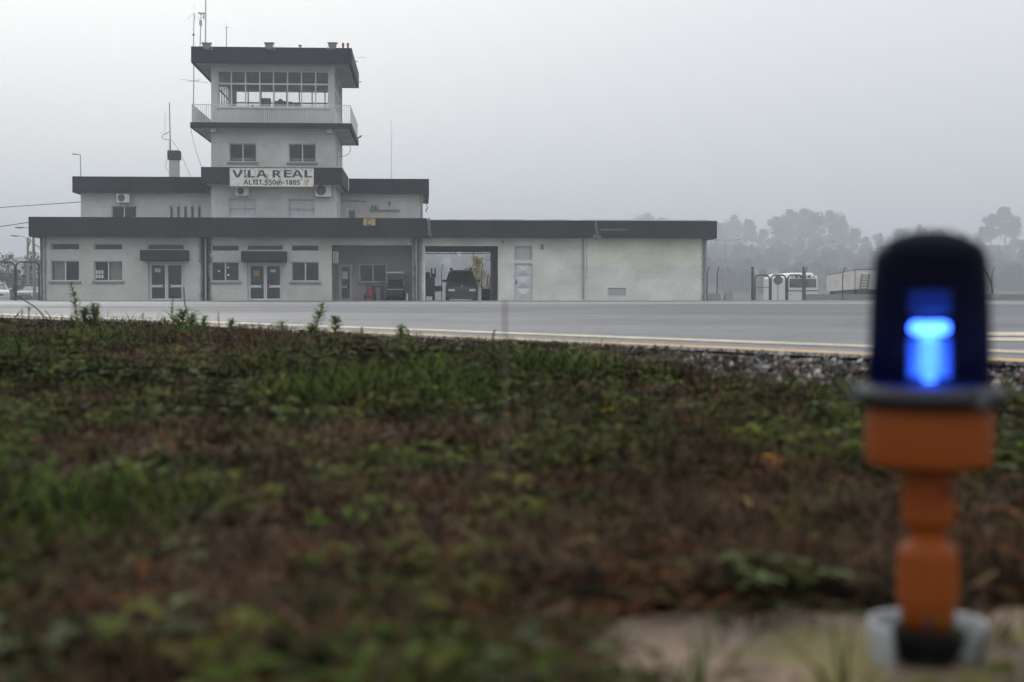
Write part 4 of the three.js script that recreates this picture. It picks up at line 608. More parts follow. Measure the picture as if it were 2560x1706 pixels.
// car along +z (front), origin on the ground under its middle
function car(C, o) {
  const { L, W, H, hood, belt, paint } = o, h = L / 2;
  local(C, 'body', slab([[-h, 0.34], [-h + 0.05, belt - 0.12], [-h + 0.12, belt], [o.cz1 ?? 0.9, belt], [h - 0.55, hood], [h - 0.12, hood - 0.13], [h, hood - 0.36], [h, 0.42], [h - 0.1, 0.15], [-h + 0.1, 0.15]], W, 0.1), paint);
  const a = W / 2 - 0.06, t = W / 2 - 0.26, z0 = o.rz0, z1 = o.cz1 ?? 0.9, r0 = o.rt0, r1 = o.rt1, b = belt - 0.03, y = H;
  local(C, 'cabin', hexa([[-a, b, z1], [a, b, z1], [a, b, z0], [-a, b, z0]], [[-t, y - 0.05, r1], [t, y - 0.05, r1], [t, y - 0.05, r0], [-t, y - 0.05, r0]]), M.carGlass, 'dark car windows');
  local(C, 'roof', new RoundedBoxGeometry(t * 2 + 0.07, 0.09, r1 - r0 + 0.14, 3, 0.04).translate(0, y - 0.04, (r0 + r1) / 2), paint);
  const pil = []; for (const s of [-1, 1]) { pil.push(rod(V(s * (a + 0.002), b, z1), V(s * (t + 0.012), y - 0.06, r1), 0.035), rod(V(s * (a + 0.002), b, z0), V(s * (t + 0.012), y - 0.06, r0), 0.05), rod(V(s * (a + 0.01), b, (z0 + z1) / 2 - 0.1), V(s * (t + 0.015), y - 0.06, (r0 + r1) / 2 - 0.1), 0.035)); }
  local(C, 'pillars', merge(pil), paint);
  for (const s of [-1, 1]) { local(C, 'mirror', new RoundedBoxGeometry(0.24, 0.15, 0.10, 3, 0.045).translate(s * (W / 2 + 0.10), belt + 0.06, z1 - 0.3), o.mirror ?? paint); local(C, 'headlight', new RoundedBoxGeometry(o.lampW ?? 0.36, o.lampH ?? 0.16, 0.1, 2, 0.03).translate(s * (W / 2 - 0.3), o.lampY ?? hood - 0.30, h - 0.035), M.offWhite); wheel(C, s * (W / 2 - 0.1), h - 0.85, o.wr ?? 0.32, 0.22); wheel(C, s * (W / 2 - 0.1), -h + 0.8, o.wr ?? 0.32, 0.22); }
  local(C, 'bumper', new RoundedBoxGeometry(W - 0.04, 0.46, 0.2, 3, 0.06).translate(0, 0.32, h - 0.04), o.bumper ?? paint);
  local(C, 'grille', new RoundedBoxGeometry(W - 0.95, 0.13, 0.06, 2, 0.02).translate(0, hood - 0.34, h + 0.012), M.grille);
}
{ // four-wheel drive in the bay, facing the apron
  const c = at(1155, 750, -85.7), C = thing('four_wheel_drive', 'dark blue-grey four-wheel drive with roof spotlights standing in the drive-through bay', 'car', [c.x, GY + 0.004, -88.1]);
  const paint = phys([0.035, 0.045, 0.06], 0.35, { clearcoat: 0.7, clearcoatRoughness: 0.15 });
  car(C, { L: 4.7, W: 1.84, H: 1.82, hood: 1.10, belt: 1.14, paint, rz0: -2.2, cz1: 0.95, rt0: -2.0, rt1: 0.25, lampY: 0.62, lampW: 0.40, lampH: 0.15, wr: 0.38, mirror: M.darkSteel, bumper: M.darkSteel });
  for (const s of [-1, 1]) local(C, 'spotlight', merge([disc(V(s * 0.60, 1.93, 0.2), 0.085, 0.12), rod(V(s * 0.60, 1.80, 0.2), V(s * 0.60, 1.88, 0.2), 0.02)]), M.darkSteel);
  local(C, 'roof_rack', merge([rod(V(-0.6, 1.85, 0.1), V(0.6, 1.85, 0.1), 0.02), rod(V(-0.5, 1.8, 0.1), V(-0.5, 1.85, 0.1), 0.02), rod(V(0.5, 1.8, 0.1), V(0.5, 1.85, 0.1), 0.02)]), M.darkSteel);
  local(C, 'beacon', merge([new THREE.SphereGeometry(0.05, 10, 8).translate(0.24, 1.92, 0.1), new THREE.CylinderGeometry(0.03, 0.03, 0.08, 8).translate(-0.12, 1.89, 0.1)]), M.alu);
  const em = []; for (let k = 0; k < 3; k++) { const a = Math.PI / 2 + k * Math.PI * 2 / 3, q = new THREE.CircleGeometry(0.05, 4).scale(0.55, 1, 1).rotateZ(a - Math.PI / 2).translate(0.05 * Math.cos(a), 0.05 * Math.sin(a), 0); em.push(q); } local(C, 'emblem', merge(em).translate(0, 0.86, 2.362), M.alu);
}
{ // tug on the left side of the bay
  const c = at(1076, 750, -86.5), C = thing('ground_tug', 'dark ground tug with a rounded hood and tall exhaust stack in the bay', 'tug', [c.x, GY + 0.004, -87.2]); const y = (py) => at(1076, py, -86.6).y - GY, X = (p) => at(p, 700, -86.6).x - c.x;
  local(C, 'body', new RoundedBoxGeometry(X(1087) - X(1060), y(694) - 0.25, 1.5, 3, 0.06).translate((X(1087) + X(1060)) / 2, (y(694) + 0.25) / 2, 0), M.darkSteel); local(C, 'hood', slab([[-0.7, y(700)], [-0.7, y(682)], [0.5, y(681)], [0.72, y(690)], [0.72, y(700)]], 0.32, 0.05).translate(X(1069), 0, 0), M.darkSteel);
  local(C, 'mast', merge([rod(V(X(1079), y(694), 0.3), V(X(1079), y(670), 0.3), 0.05), rod(V(X(1088), y(694), 0.3), V(X(1088), y(670), 0.3), 0.05), rbx(X(1079), X(1088), y(694), y(684), 0.2, 0.4, 0.02)]), M.darkSteel);
  local(C, 'tray', rbx(X(1087), X(1106), y(729), y(715), -0.5, 0.5, 0.03), M.darkSteel); for (const x of [X(1062), X(1084)]) for (const z of [-0.5, 0.55]) wheel(C, x, z, 0.24, 0.16);
}
{ // ladder and tow frame leaning on the right
  const z = -92.6, S = thing('ladder', 'dark ladder leaning at the far end of the bay', 'ladder', [at(1214, 745, z).x, GY, z]); const a = at(1212, 748, z), b = at(1221, 685, z - 0.6), d = V(0.16, 0, 0.25);
  for (const o of [V(0, 0, 0), d]) part(S, 'stile', rod(a.clone().add(o).setY(GY + 0.01), b.clone().add(o), 0.035), M.darkSteel); for (let k = 1; k < 8; k++) part(S, 'rung', rod(a.clone().lerp(b, k / 8), a.clone().lerp(b, k / 8).add(d), 0.018), M.darkSteel);
  const q = rect(1205, 722, 1226, 748, -91.5); single('tool_crate', merge([rbx(q.x0, q.x1, GY + 0.01, q.y1, -92, -91.5, 0.03), rod(V(q.x0 + 0.1, q.y1 - 0.02, -91.7), V(q.x0 + 0.02, q.y1 + 0.2, -91.7), 0.03)]), M.darkSteel, 'dark tool crate at the foot of the leaning ladder', 'crate');
  const w = at(1222, 640, -93.2); single('hose_coil', merge([new THREE.TorusGeometry(0.16, 0.012, 6, 24).translate(bay.x1 - 0.18, w.y - 0.15, -93.2), new THREE.TorusGeometry(0.13, 0.012, 6, 24).scale(0.8, 1, 1).translate(bay.x1 - 0.14, w.y - 0.12, -93.18)]), M.rubber, 'thin cable coil hung at the far top corner of the bay', 'coil');
}
{ // golf cart in the recess
  const z0 = -85.2, c = at(987.5, 750, z0), C = thing('golf_cart', 'open golf cart with pale roof parked in the recess', 'cart', [c.x, GY + 0.004, z0 - 1.1]), y = (py) => at(987, py, z0).y - GY, w = (at(1011, 0, z0).x - at(964, 0, z0).x) / 2;
  local(C, 'roof', new RoundedBoxGeometry(w * 2, 0.10, 1.5, 3, 0.045).translate(0, y(682), 0.35), M.white); const yr = y(684);
  for (const s of [-1, 1]) for (const [z, b] of [[1.0, 0.75], [-0.35, 0.8]]) local(C, 'roof_post', rod(V(s * (w - 0.06), b, z), V(s * (w - 0.04), yr, z - 0.05), 0.018), M.galv);
  local(C, 'body', merge([slab([[-1.1, 0.3], [-1.1, 0.78], [-0.2, 0.78], [-0.1, 0.42], [0.6, 0.38], [0.75, 0.82], [1.0, 0.84], [1.15, 0.6], [1.15, 0.25], [-1, 0.22]], w * 2 - 0.04, 0.05)]), M.black); local(C, 'dash_rail', rod(V(-w + 0.04, y(724), 1.12), V(w - 0.04, y(724), 1.12), 0.025), M.alu);
  local(C, 'seat', new RoundedBoxGeometry(w * 1.7, 0.14, 0.5, 3, 0.05).translate(0, 0.86, -0.3), M.darkSteel); local(C, 'backrest', new RoundedBoxGeometry(w * 1.6, 0.34, 0.12, 3, 0.05).translate(0, 1.10, -0.58), M.darkSteel); local(C, 'steering_wheel', new THREE.TorusGeometry(0.17, 0.016, 8, 24).rotateX(-0.9).translate(-w * 0.45, 1.06, 0.55), M.black); local(C, 'column', rod(V(-w * 0.45, 0.75, 0.8), V(-w * 0.45, 1.06, 0.55), 0.02), M.black);
  for (const s of [-1, 1]) for (const z of [0.75, -0.75]) wheel(C, s * (w - 0.08), z, 0.23, 0.17);
  const p = at(1018, 750, -84.6), pq = at(1018, 734, -84.6); single('white_bollard', new THREE.CylinderGeometry(0.06, 0.07, pq.y - GY, 12).translate(p.x, (pq.y + GY) / 2, -84.6), M.white, 'short white bollard beside the golf cart', 'bollard');
}
{ // wheeled extinguisher, barrel
  const z = -85.6, c = at(925, 750, z), S = thing('wheeled_extinguisher', 'red wheeled fire extinguisher cylinder in the cart recess', 'extinguisher', [c.x, GY, z]), top = at(925, 714, z).y;
  part(S, 'cylinder', new THREE.CapsuleGeometry(0.2, top - GY - 0.6, 6, 18).translate(c.x, (top + GY) / 2 + 0.05, z), M.red); part(S, 'trolley', merge([rod(V(c.x - 0.22, GY + 0.1, z - 0.22), V(c.x - 0.18, top, z - 0.22), 0.025), rod(V(c.x + 0.22, GY + 0.1, z - 0.22), V(c.x + 0.18, top, z - 0.22), 0.025), rod(V(c.x - 0.3, top - 0.02, z - 0.22), V(c.x + 0.2, top - 0.02, z - 0.22), 0.025)]), M.darkSteel); for (const s of [-1, 1]) part(S, 'wheel', disc(V(c.x + s * 0.3, GY + 0.21, z - 0.1), 0.2, 0.07, 'x'), M.rubber);
  const d = at(945, 750, -86), t2 = at(945, 716, -86).y, B = thing('waste_bin', 'dark grey bin between the red extinguisher and the golf cart', 'bin', [d.x, GY, -86]); part(B, 'drum', new THREE.CylinderGeometry(0.31, 0.27, t2 - GY - 0.06, 20).translate(d.x, (t2 + GY) / 2 - 0.02, -86), M.aluDark); part(B, 'lid', new THREE.CylinderGeometry(0.28, 0.33, 0.08, 20).translate(d.x, t2 - 0.02, -86), M.darkSteel);
}
const gAt = (z) => groundY(-20, z) + 0.005;
{ // cars behind the left end
  const silver = phys([0.55, 0.55, 0.55], 0.5, { clearcoat: 0.2 }), grey = phys([0.13, 0.135, 0.145], 0.5, { clearcoat: 0.15 });
  const z1 = -106, p1 = at(-12, 745, z1), C = thing('parked_car', 'white estate car parked behind the tubular gate', 'car', [p1.x, gAt(z1), z1]); C.rotation.y = 0.32; car(C, { L: 4.5, W: 1.78, H: 1.47, hood: 0.98, belt: 1.0, paint: silver, rz0: -2.1, cz1: 0.95, rt0: -1.6, rt1: 0.2 });
  const z2 = -108, p2 = at(71, 745, z2), D = thing('parked_car', 'grey saloon with an oval grille parked facing the apron', 'car', [p2.x, gAt(z2), z2 - 2]); D.rotation.y = -0.1; car(D, { L: 4.4, W: 1.76, H: 1.44, hood: 0.97, belt: 0.99, paint: grey, rz0: -1.7, cz1: 0.95, rt0: -1.0, rt1: 0.15 });
  local(D, 'grille_ring', new THREE.TorusGeometry(0.25, 0.035, 8, 28).scale(1, 0.5, 1).translate(0, 0.68, 2.22), M.alu); local(D, 'emblem', new THREE.SphereGeometry(0.05, 10, 8).translate(0, 0.68, 2.23), M.alu);
}
// tubular gates: hoops of dark tube
function hoop(px0, px1, py, z, label, tubeR, mat, bar, group) {
  const a = at(px0, py, z), b = at(px1, py, z), y = a.y, r = 0.28, S = thing('tubular_gate', label, 'gate', [(a.x + b.x) / 2, GY, z], group), pts = [V(a.x, GY - 0.02, z), V(a.x, y - r * 1.6, z)];
  for (let k = 0; k <= 6; k++) { const t = k / 6 * Math.PI / 2; pts.push(V(a.x + r - r * Math.cos(t), y - r + r * Math.sin(t), z)); } for (let k = 0; k <= 6; k++) { const t = (1 - k / 6) * Math.PI / 2; pts.push(V(b.x - r + r * Math.cos(t), y - r + r * Math.sin(t), z)); } pts.push(V(b.x, y - r * 1.6, z), V(b.x, GY - 0.02, z));
  const path = new THREE.CurvePath(); for (let k = 0; k < pts.length - 1; k++) path.add(new THREE.LineCurve3(pts[k], pts[k + 1])); part(S, 'frame', new THREE.TubeGeometry(path, 120, tubeR, 8), mat);
  for (const q of bar) part(S, 'rail', rod(V(a.x, at(px0, q, z).y, z), V(b.x, at(px0, q, z).y, z), 0.022), mat);
  const W = []; for (let k = 1; k < 14; k++) W.push(rod(V(lerp(a.x, b.x, k / 14), GY + 0.06, z), V(lerp(a.x, b.x, k / 14), y - 0.05, z), 0.0035, 0.0035, 4)); for (let k = 1; k < 14; k++) W.push(rod(V(a.x, lerp(GY, y, k / 14), z), V(b.x, lerp(GY, y, k / 14), z), 0.0035, 0.0035, 4)); part(S, 'wire_mesh', merge(W), M.galv).userData.kind = 'stuff';
}
hoop(-24, 36, 655, -85, 'tubular gate leaf cut by the picture edge beside the parked cars', 0.05, M.darkSteel, [], 'tubular gate leaves'); hoop(39, 96.5, 655, -85, 'tubular gate leaf against the end of the terminal', 0.05, M.darkSteel, [], 'tubular gate leaves');
const midSteel = std([0.10, 0.10, 0.105], 0.6, 0.3);
hoop(1888, 1924.5, 688, -92, 'tubular gate leaf next to the tall post beyond the annex', 0.055, midSteel, [719.5], 'tubular gate leaves'); hoop(1928, 1965.5, 688, -92, 'tubular gate leaf in front of the round sign', 0.055, midSteel, [], 'tubular gate leaves'); hoop(1969.5, 2008, 688, -92, 'tubular gate leaf in front of the white bus', 0.055, midSteel, [], 'tubular gate leaves');
{ // posts, fences, round sign
  const zf = -92.3, post = (px0, px1, py, z, l) => { const q = rect(px0, py, px1, 750, z); return single('gate_post', rbx(q.x0, q.x1, GY - 0.1, q.y1, z - 0.13, z, 0.015), midSteel, l, 'post'); };
  post(1879.5, 1885, 667.5, zf, 'dark square gate post nearest the annex'); post(2007, 2013, 667, zf, 'dark square gate post in front of the white bus');
  const c = at(1945.5, 701, -93), S = thing('round_sign', 'grey back of a round traffic sign behind the gate', 'sign', [c.x, GY, -93]); part(S, 'disc', disc(c, at(1956.7, 701, -93).x - c.x, 0.03, 'z', 32), std([0.13, 0.13, 0.135], 0.6, 0.3)); part(S, 'post', rod(V(c.x, GY - 0.05, -93.05), V(c.x, c.y, -93.05), 0.035), M.galv);
  function fence(list, zA, zB, top, label, wires) {
    const Fc = thing('wire_fence', label, 'fence', [at(list[0], 750, zA).x, GY, zA]), pts = list.map((px, k) => { const z = lerp(zA, zB, k / Math.max(1, list.length - 1)); return at(px, 750, z); });
    pts.forEach((p, k) => { const y1 = at(list[k], top, p.z).y; part(Fc, 'post', merge([rod(V(p.x, groundY(p.x, p.z), p.z), V(p.x, y1 - 0.45, p.z), 0.035), rod(V(p.x, y1 - 0.45, p.z), V(p.x + 0.1, y1, p.z + 0.12), 0.03)]), M.darkSteel); });
    for (let w = 0; w < wires; w++) for (let k = 0; k < pts.length - 1; k++) { const a = pts[k], b = pts[k + 1], y = (p, i) => at(list[i], top + 3 + w * 7, p.z).y; part(Fc, 'wire', rod(V(a.x + 0.08 - w * 0.03, y(a, k), a.z + 0.08), V(b.x + 0.08 - w * 0.03, y(b, k + 1), b.z + 0.08), 0.006, 0.006, 4), M.galv); }
    const W = []; for (let k = 0; k < pts.length - 1; k++) { const a = pts[k], b = pts[k + 1], n = Math.ceil(a.distanceTo(b) / 0.14), y0 = GY, y1 = at(list[k], top + 22, a.z).y, H = y1 - y0; for (let i = -Math.ceil(H / 0.14); i < n; i++) for (const s of [1, -1]) { let u0 = i * 0.14, v0 = 0, u1 = u0 + H, v1 = H; const L = n * 0.14; if (u0 < 0) { v0 = -u0; u0 = 0; } if (u1 > L) { v1 -= u1 - L; u1 = L; } if (v1 <= v0) continue; const f = (u, v) => a.clone().lerp(b, (s > 0 ? u : L - u) / L).setY(y0 + v); W.push(rod(f(u0, v0), f(u1, v1), 0.003, 0.003, 3)); } } part(Fc, 'wire_mesh', merge(W), M.galv).userData.kind = 'stuff';
  }
  fence([1768, 1793, 1880], -92.5, -92.5, 667, 'wire fence with barbed strands between annex and gate', 3);
  fence([2013, 2107, 2200, 2300, 2400, 2480, 2565, 2660], -93, -95, 668, 'wire fence with barbed strands behind the low wall', 3);
  fence([1020, 1104, 1204, 1300], -108, -108, 660, 'wire fence seen through the drive-through bay', 4);
  // concrete barriers and low wall
  const jersey = (px0, px1, py, z, l) => { const q = rect(px0, py, px1, 750, z), w = q.x1 - q.x0, g = new THREE.ExtrudeGeometry(new THREE.Shape([[-0.3, 0], [0.3, 0], [0.26, 0.12], [0.1, 0.4], [0.08, q.y1 - GY], [-0.08, q.y1 - GY], [-0.1, 0.4], [-0.26, 0.12]].map(([a, b]) => new THREE.Vector2(a, b))), { depth: w, bevelEnabled: true, bevelSize: 0.01, bevelThickness: 0.01, bevelSegments: 1 }).rotateY(Math.PI / 2).translate(q.x0, GY - 0.01, z); single('concrete_barrier', metreUV(g), M.concrete, l, 'barrier', 'concrete barriers'); };
  jersey(1768, 1800, 734, -90.5, 'concrete barrier block touching the annex corner'); jersey(1812, 1830, 733, -91, 'concrete barrier block just beyond the one at the annex');
  const q = rect(2014, 736, 2700, 752, -94); single('low_wall', metreUV(bx(q.x0, q.x1, GY - 0.3, q.y1, -94.2, -94)), M.concrete, 'low grey wall below the white trailer', 'wall');
  const e = rect(2480, 735, 2496, 752, -93.6); single('concrete_barrier', metreUV(rbx(e.x0, e.x1, GY - 0.1, e.y1, -94, -93.6, 0.02)), M.concrete, 'concrete block at the foot of the curved pole', 'barrier', 'concrete barriers');
  single('curved_pole', tube([at(2482, 738, -93.8), at(2481, 722, -93.8), at(2475, 698, -93.8), at(2462, 675, -93.8), at(2441, 656, -93.8), at(2415, 644, -93.8)], 0.065, 40, 7), M.darkSteel, 'tall tube bent in an arch beside the blue lamp', 'pole');
}
{ // bus, trailer
  const z = -124, b0 = at(1969, 750, z), b1 = at(2045.5, 750, z), w = b1.x - b0.x, gy = gAt(z), y = (py) => at(2007, py, z).y - gy, C = thing('parked_bus', 'white bus with wide dark windscreen parked beyond the gate', 'bus', [(b0.x + b1.x) / 2, gy, z]), white = phys([0.72, 0.70, 0.64], 0.4, { clearcoat: 0.4 });
  local(C, 'body', new RoundedBoxGeometry(w, y(690) - 0.3, 9, 4, 0.18).translate(0, (y(690) + 0.3) / 2, -4.5), white); local(C, 'roof', new RoundedBoxGeometry(w * 0.80, y(682) - y(697), 8.4, 4, 0.24).translate(0, (y(682) + y(697)) / 2, -4.5), white);
  local(C, 'windscreen', new RoundedBoxGeometry(w * 0.88, y(697.5) - y(719), 0.08, 3, 0.03).translate(0, (y(697.5) + y(719)) / 2, 0.0), M.carGlass); const X = (p) => at(p, 700, z).x - C.position.x;
  for (const [a, c] of [[1987, 1996.5], [1998.5, 2017], [2019, 2028]]) local(C, 'upper_window', new RoundedBoxGeometry(X(c) - X(a), y(688.5) - y(695.5), 0.06, 2, 0.02).translate((X(a) + X(c)) / 2, (y(688.5) + y(695.5)) / 2, 0.0), M.carGlass);
  for (const a of [1981.5, 2034]) local(C, 'marker_light', rbx(X(a - 3), X(a + 3), y(694), y(691), -0.02, 0.03, 0.02), M.grille); local(C, 'bumper', new RoundedBoxGeometry(w * 1.01, 0.07, 0.12, 2, 0.03).translate(0, y(726.5), 0.02), M.grille); for (const s of [-1, 1]) { local(C, 'headlight', disc(V(s * w * 0.38, y(736), 0.01), 0.12, 0.05), M.alu); wheel(C, s * (w / 2 - 0.18), -1.6, 0.45, 0.28); wheel(C, s * (w / 2 - 0.18), -6.6, 0.45, 0.28); }
  local(C, 'mirror', merge([rod(V(-w / 2 + 0.05, y(694), -0.05), V(-w / 2 - 0.32, y(698), 0.1), 0.03), rbx(-w / 2 - 0.4, -w / 2 - 0.28, y(712), y(698), 0.06, 0.14, 0.02)]), white);
  const n = at(2138, 674, -93.2 - 2), f = at(2067, 688, -117), top = n.y, S = thing('box_trailer', 'long white box trailer with faded lines of print', 'trailer', [n.x, gAt(-100), n.z]), d = V(f.x - n.x, 0, f.z - n.z), len = d.length(), ang = Math.atan2(d.x, -d.z);
  const print = tex(512, 128, (u, v) => { let k = 0.86 + 0.1 * fbm(u * 12, v * 6, 5, 4); const col = u > 0.05 && u < 0.19 || u > 0.27 && u < 0.46 || u > 0.58 && u < 0.86, row = v * 9, fr = row % 1; if (col && v > 0.15 && v < 0.92 && fr > 0.42 && fr < 0.66 && fbm(u * 60, Math.floor(row) * 7, 8, 2) > 0.34 && !(u > 0.58 && v < 0.45)) k *= 0.6; return [k, k * 0.99, k * 0.97]; }, true, 1, 1, false);
  const box = new THREE.Group(); const W = 2.5, g0 = 0.9, h = top - S.position.y;
  const G = (nm, g, m, l) => { const e = cast(new THREE.Mesh(g, m)); e.name = nm; e.rotation.y = -ang; if (l) e.userData.label = l; S.add(e); };
  G('box', new RoundedBoxGeometry(W, h - g0, len, 2, 0.03).translate(W / 2, (h + g0) / 2, -len / 2), M.white); G('print', new THREE.PlaneGeometry(len - 0.3, h - g0 - 0.2).rotateY(-Math.PI / 2).translate(-0.006, (h + g0) / 2, -len / 2), std([0.72, 0.71, 0.68], 0.7, 0, { map: print }), 'faded grey printed lines');
  G('trim', merge([bx(-0.03, W + 0.03, h - 0.02, h + 0.04, -0.04, 0.04), bx(-0.03, 0.03, h - 0.02, h + 0.04, -len, -0.04), bx(-0.03, 0.03, g0, h - 0.02, -0.04, 0.04)]), M.aluDark); const r = []; for (const x of [0.25, 0.75]) r.push(rod(V(x, 0.5, 0.25), V(x + 0.2, h - 0.3, 0.06), 0.035)); for (let k = 0; k < 8; k++) { const t = (k + 0.5) / 8; r.push(rod(V(0.25 + 0.2 * t, lerp(0.5, h - 0.3, t), lerp(0.25, 0.06, t)), V(0.75 + 0.2 * t, lerp(0.5, h - 0.3, t), lerp(0.25, 0.06, t)), 0.022)); } G('ladder', merge(r), M.darkSteel); G('chassis', bx(0.3, W - 0.3, 0.55, g0, -len + 0.3, -0.3), M.darkSteel); for (const z2 of [-2, -3.3, -len + 2.5]) for (const x of [0.2, W - 0.2]) G('wheel', disc(V(x, 0.48, z2), 0.47, 0.26, 'x'), M.rubber);
}
{ // street lamps and poles
  function lamp(px, pyTop, z, arms, label, r = 0.06, concrete) { const p = at(px, pyTop, z), g = groundY(p.x, z), S = thing('street_lamp', label, 'street lamp', [p.x, g, z]); part(S, 'pole', rod(V(p.x, g - 0.1, z), p, r * 1.35, r * 0.8, 8), concrete ? M.concrete : M.galv); for (const [ax, ay] of arms) { const e = at(ax, ay, z), m = p.clone().lerp(e, 0.5); m.y += 0.04; part(S, 'arm', tube([p.clone().add(V(0, -0.1, 0)), m, e], 0.03, 10), M.galv); const q = Math.sign(e.x - p.x); part(S, 'lamp_head', new THREE.SphereGeometry(0.24, 12, 8).scale(1.5, 0.36, 0.6).rotateZ(q * 0.12).translate(e.x, e.y, z), M.galv); } }
  lamp(1814, 602, -150, [[1788, 599], [1844, 599]], 'twin-armed street lamp beyond the annex end', 0.055); lamp(2058, 605.5, -170, [[2083, 602.5]], 'single-armed street lamp above the white trailer', 0.045);
  lamp(68.5, 594, -118, [[36, 589]], 'street lamp on the thinner leaning concrete pole', 0.11, true);
  const p = at(84.5, 700, -104), S = thing('utility_pole', 'thick concrete utility pole with a lamp arm behind the terminal end', 'pole', [p.x, gAt(-104), -104]); part(S, 'shaft', rod(V(p.x + 0.03, gAt(-104), -104), at(82, 545, -104), 0.12, 0.09, 8), M.concrete); part(S, 'lamp_arm', tube([at(82.5, 575, -104), at(66, 569.5, -104), at(55, 568, -104)], 0.035, 10), M.galv); const e = at(48, 568.5, -104); part(S, 'lamp_head', new THREE.SphereGeometry(0.24, 12, 8).scale(1.5, 0.36, 0.6).translate(e.x, e.y, -104), M.galv);
  single('pole_cable', merge([tube([at(71, 597, -117.5), at(75, 605, -117), at(70, 618, -117.5), at(73, 606, -116)], 0.025, 24, 5), rod(at(72, 598, -117), at(100, 624, -104), 0.02), rod(at(76, 592, -110), at(72, 612, -117), 0.02), rod(at(85, 610, -104), at(101, 619, -100), 0.02)]), M.rubber, 'slack wires hanging between the two concrete poles', 'cable');
  const far = at(-300, 545, -150); single('overhead_cable', tube([at(-220, 533, -140), at(0, 519, -110), at(205, 505, ZU)], 0.025, 30, 5), M.rubber, 'upper overhead wire running to the upper wing', 'cable'); single('overhead_cable', tube([at(-220, 585, -140), at(0, 566, -100), at(72, 556, ZF - 0.1)], 0.025, 30, 5), M.rubber, 'lower overhead wire running to the roof band end', 'cable');
}

// ---------------------------------------------------------------- trees
function crownGeo(seed, lobes, n, leaf, flat = 0.8) {
  const r = rng(seed), P = [], N = [], C = [];
  for (let k = 0; k < n; k++) {
    const [lx, ly, lz, lr] = lobes[Math.floor(r() * lobes.length)], a = r() * 6.283, u = r() * 2 - 1, q = lr * Math.pow(r(), 0.45), s = Math.sqrt(1 - u * u);
    const c = V(lx + q * s * Math.cos(a), ly + q * u * flat, lz + q * s * Math.sin(a)), w = leaf * (0.5 + r()), e1 = V(r() - 0.5, r() - 0.5, r() - 0.5).normalize(), e2 = e1.clone().cross(V(r() - 0.5, r() - 0.5, r() - 0.5)).normalize(), nn = e1.clone().cross(e2), t = 0.65 + 0.7 * r(), yl = r() < 0.2 ? 1.25 : 1;
    const pts = [c.clone().addScaledVector(e1, w), c.clone().addScaledVector(e2, w * 0.6), c.clone().addScaledVector(e1, -w), c.clone().addScaledVector(e2, -w * 0.6)];
    for (const i of [0, 1, 2, 0, 2, 3]) { P.push(pts[i].x, pts[i].y, pts[i].z); N.push(nn.x, nn.y, nn.z); C.push(t * yl, t, t); }
  }
  const g = new THREE.BufferGeometry(); g.setAttribute('position', new THREE.Float32BufferAttribute(P, 3)); g.setAttribute('normal', new THREE.Float32BufferAttribute(N, 3)); g.setAttribute('color', new THREE.Float32BufferAttribute(C, 3)); return g;
}
function trunkGeo(seed, h, r0, branches) {
  const r = rng(seed), G = [rod(V(0, -0.3, 0), V(0.02 * h, h * 0.55, 0), r0, r0 * 0.6, 8), rod(V(0.02 * h, h * 0.55, 0), V(0, h * 0.92, 0.02 * h), r0 * 0.6, r0 * 0.15, 6)];
  for (let k = 0; k < branches; k++) { const y = h * (0.3 + 0.55 * r()), a = r() * 6.283, l = h * (0.15 + 0.2 * r()); G.push(rod(V(0.01 * h, y, 0), V(Math.cos(a) * l, y + l * 0.6, Math.sin(a) * l), r0 * 0.3, r0 * 0.08, 5)); } return merge(G);
}
const leafMat = (c, tr = 0.25) => phys(c, 0.8, { vertexColors: true, side: THREE.DoubleSide, transmission: tr, thickness: 0 });
const farLeaf = leafMat([0.05, 0.065, 0.035], 0);
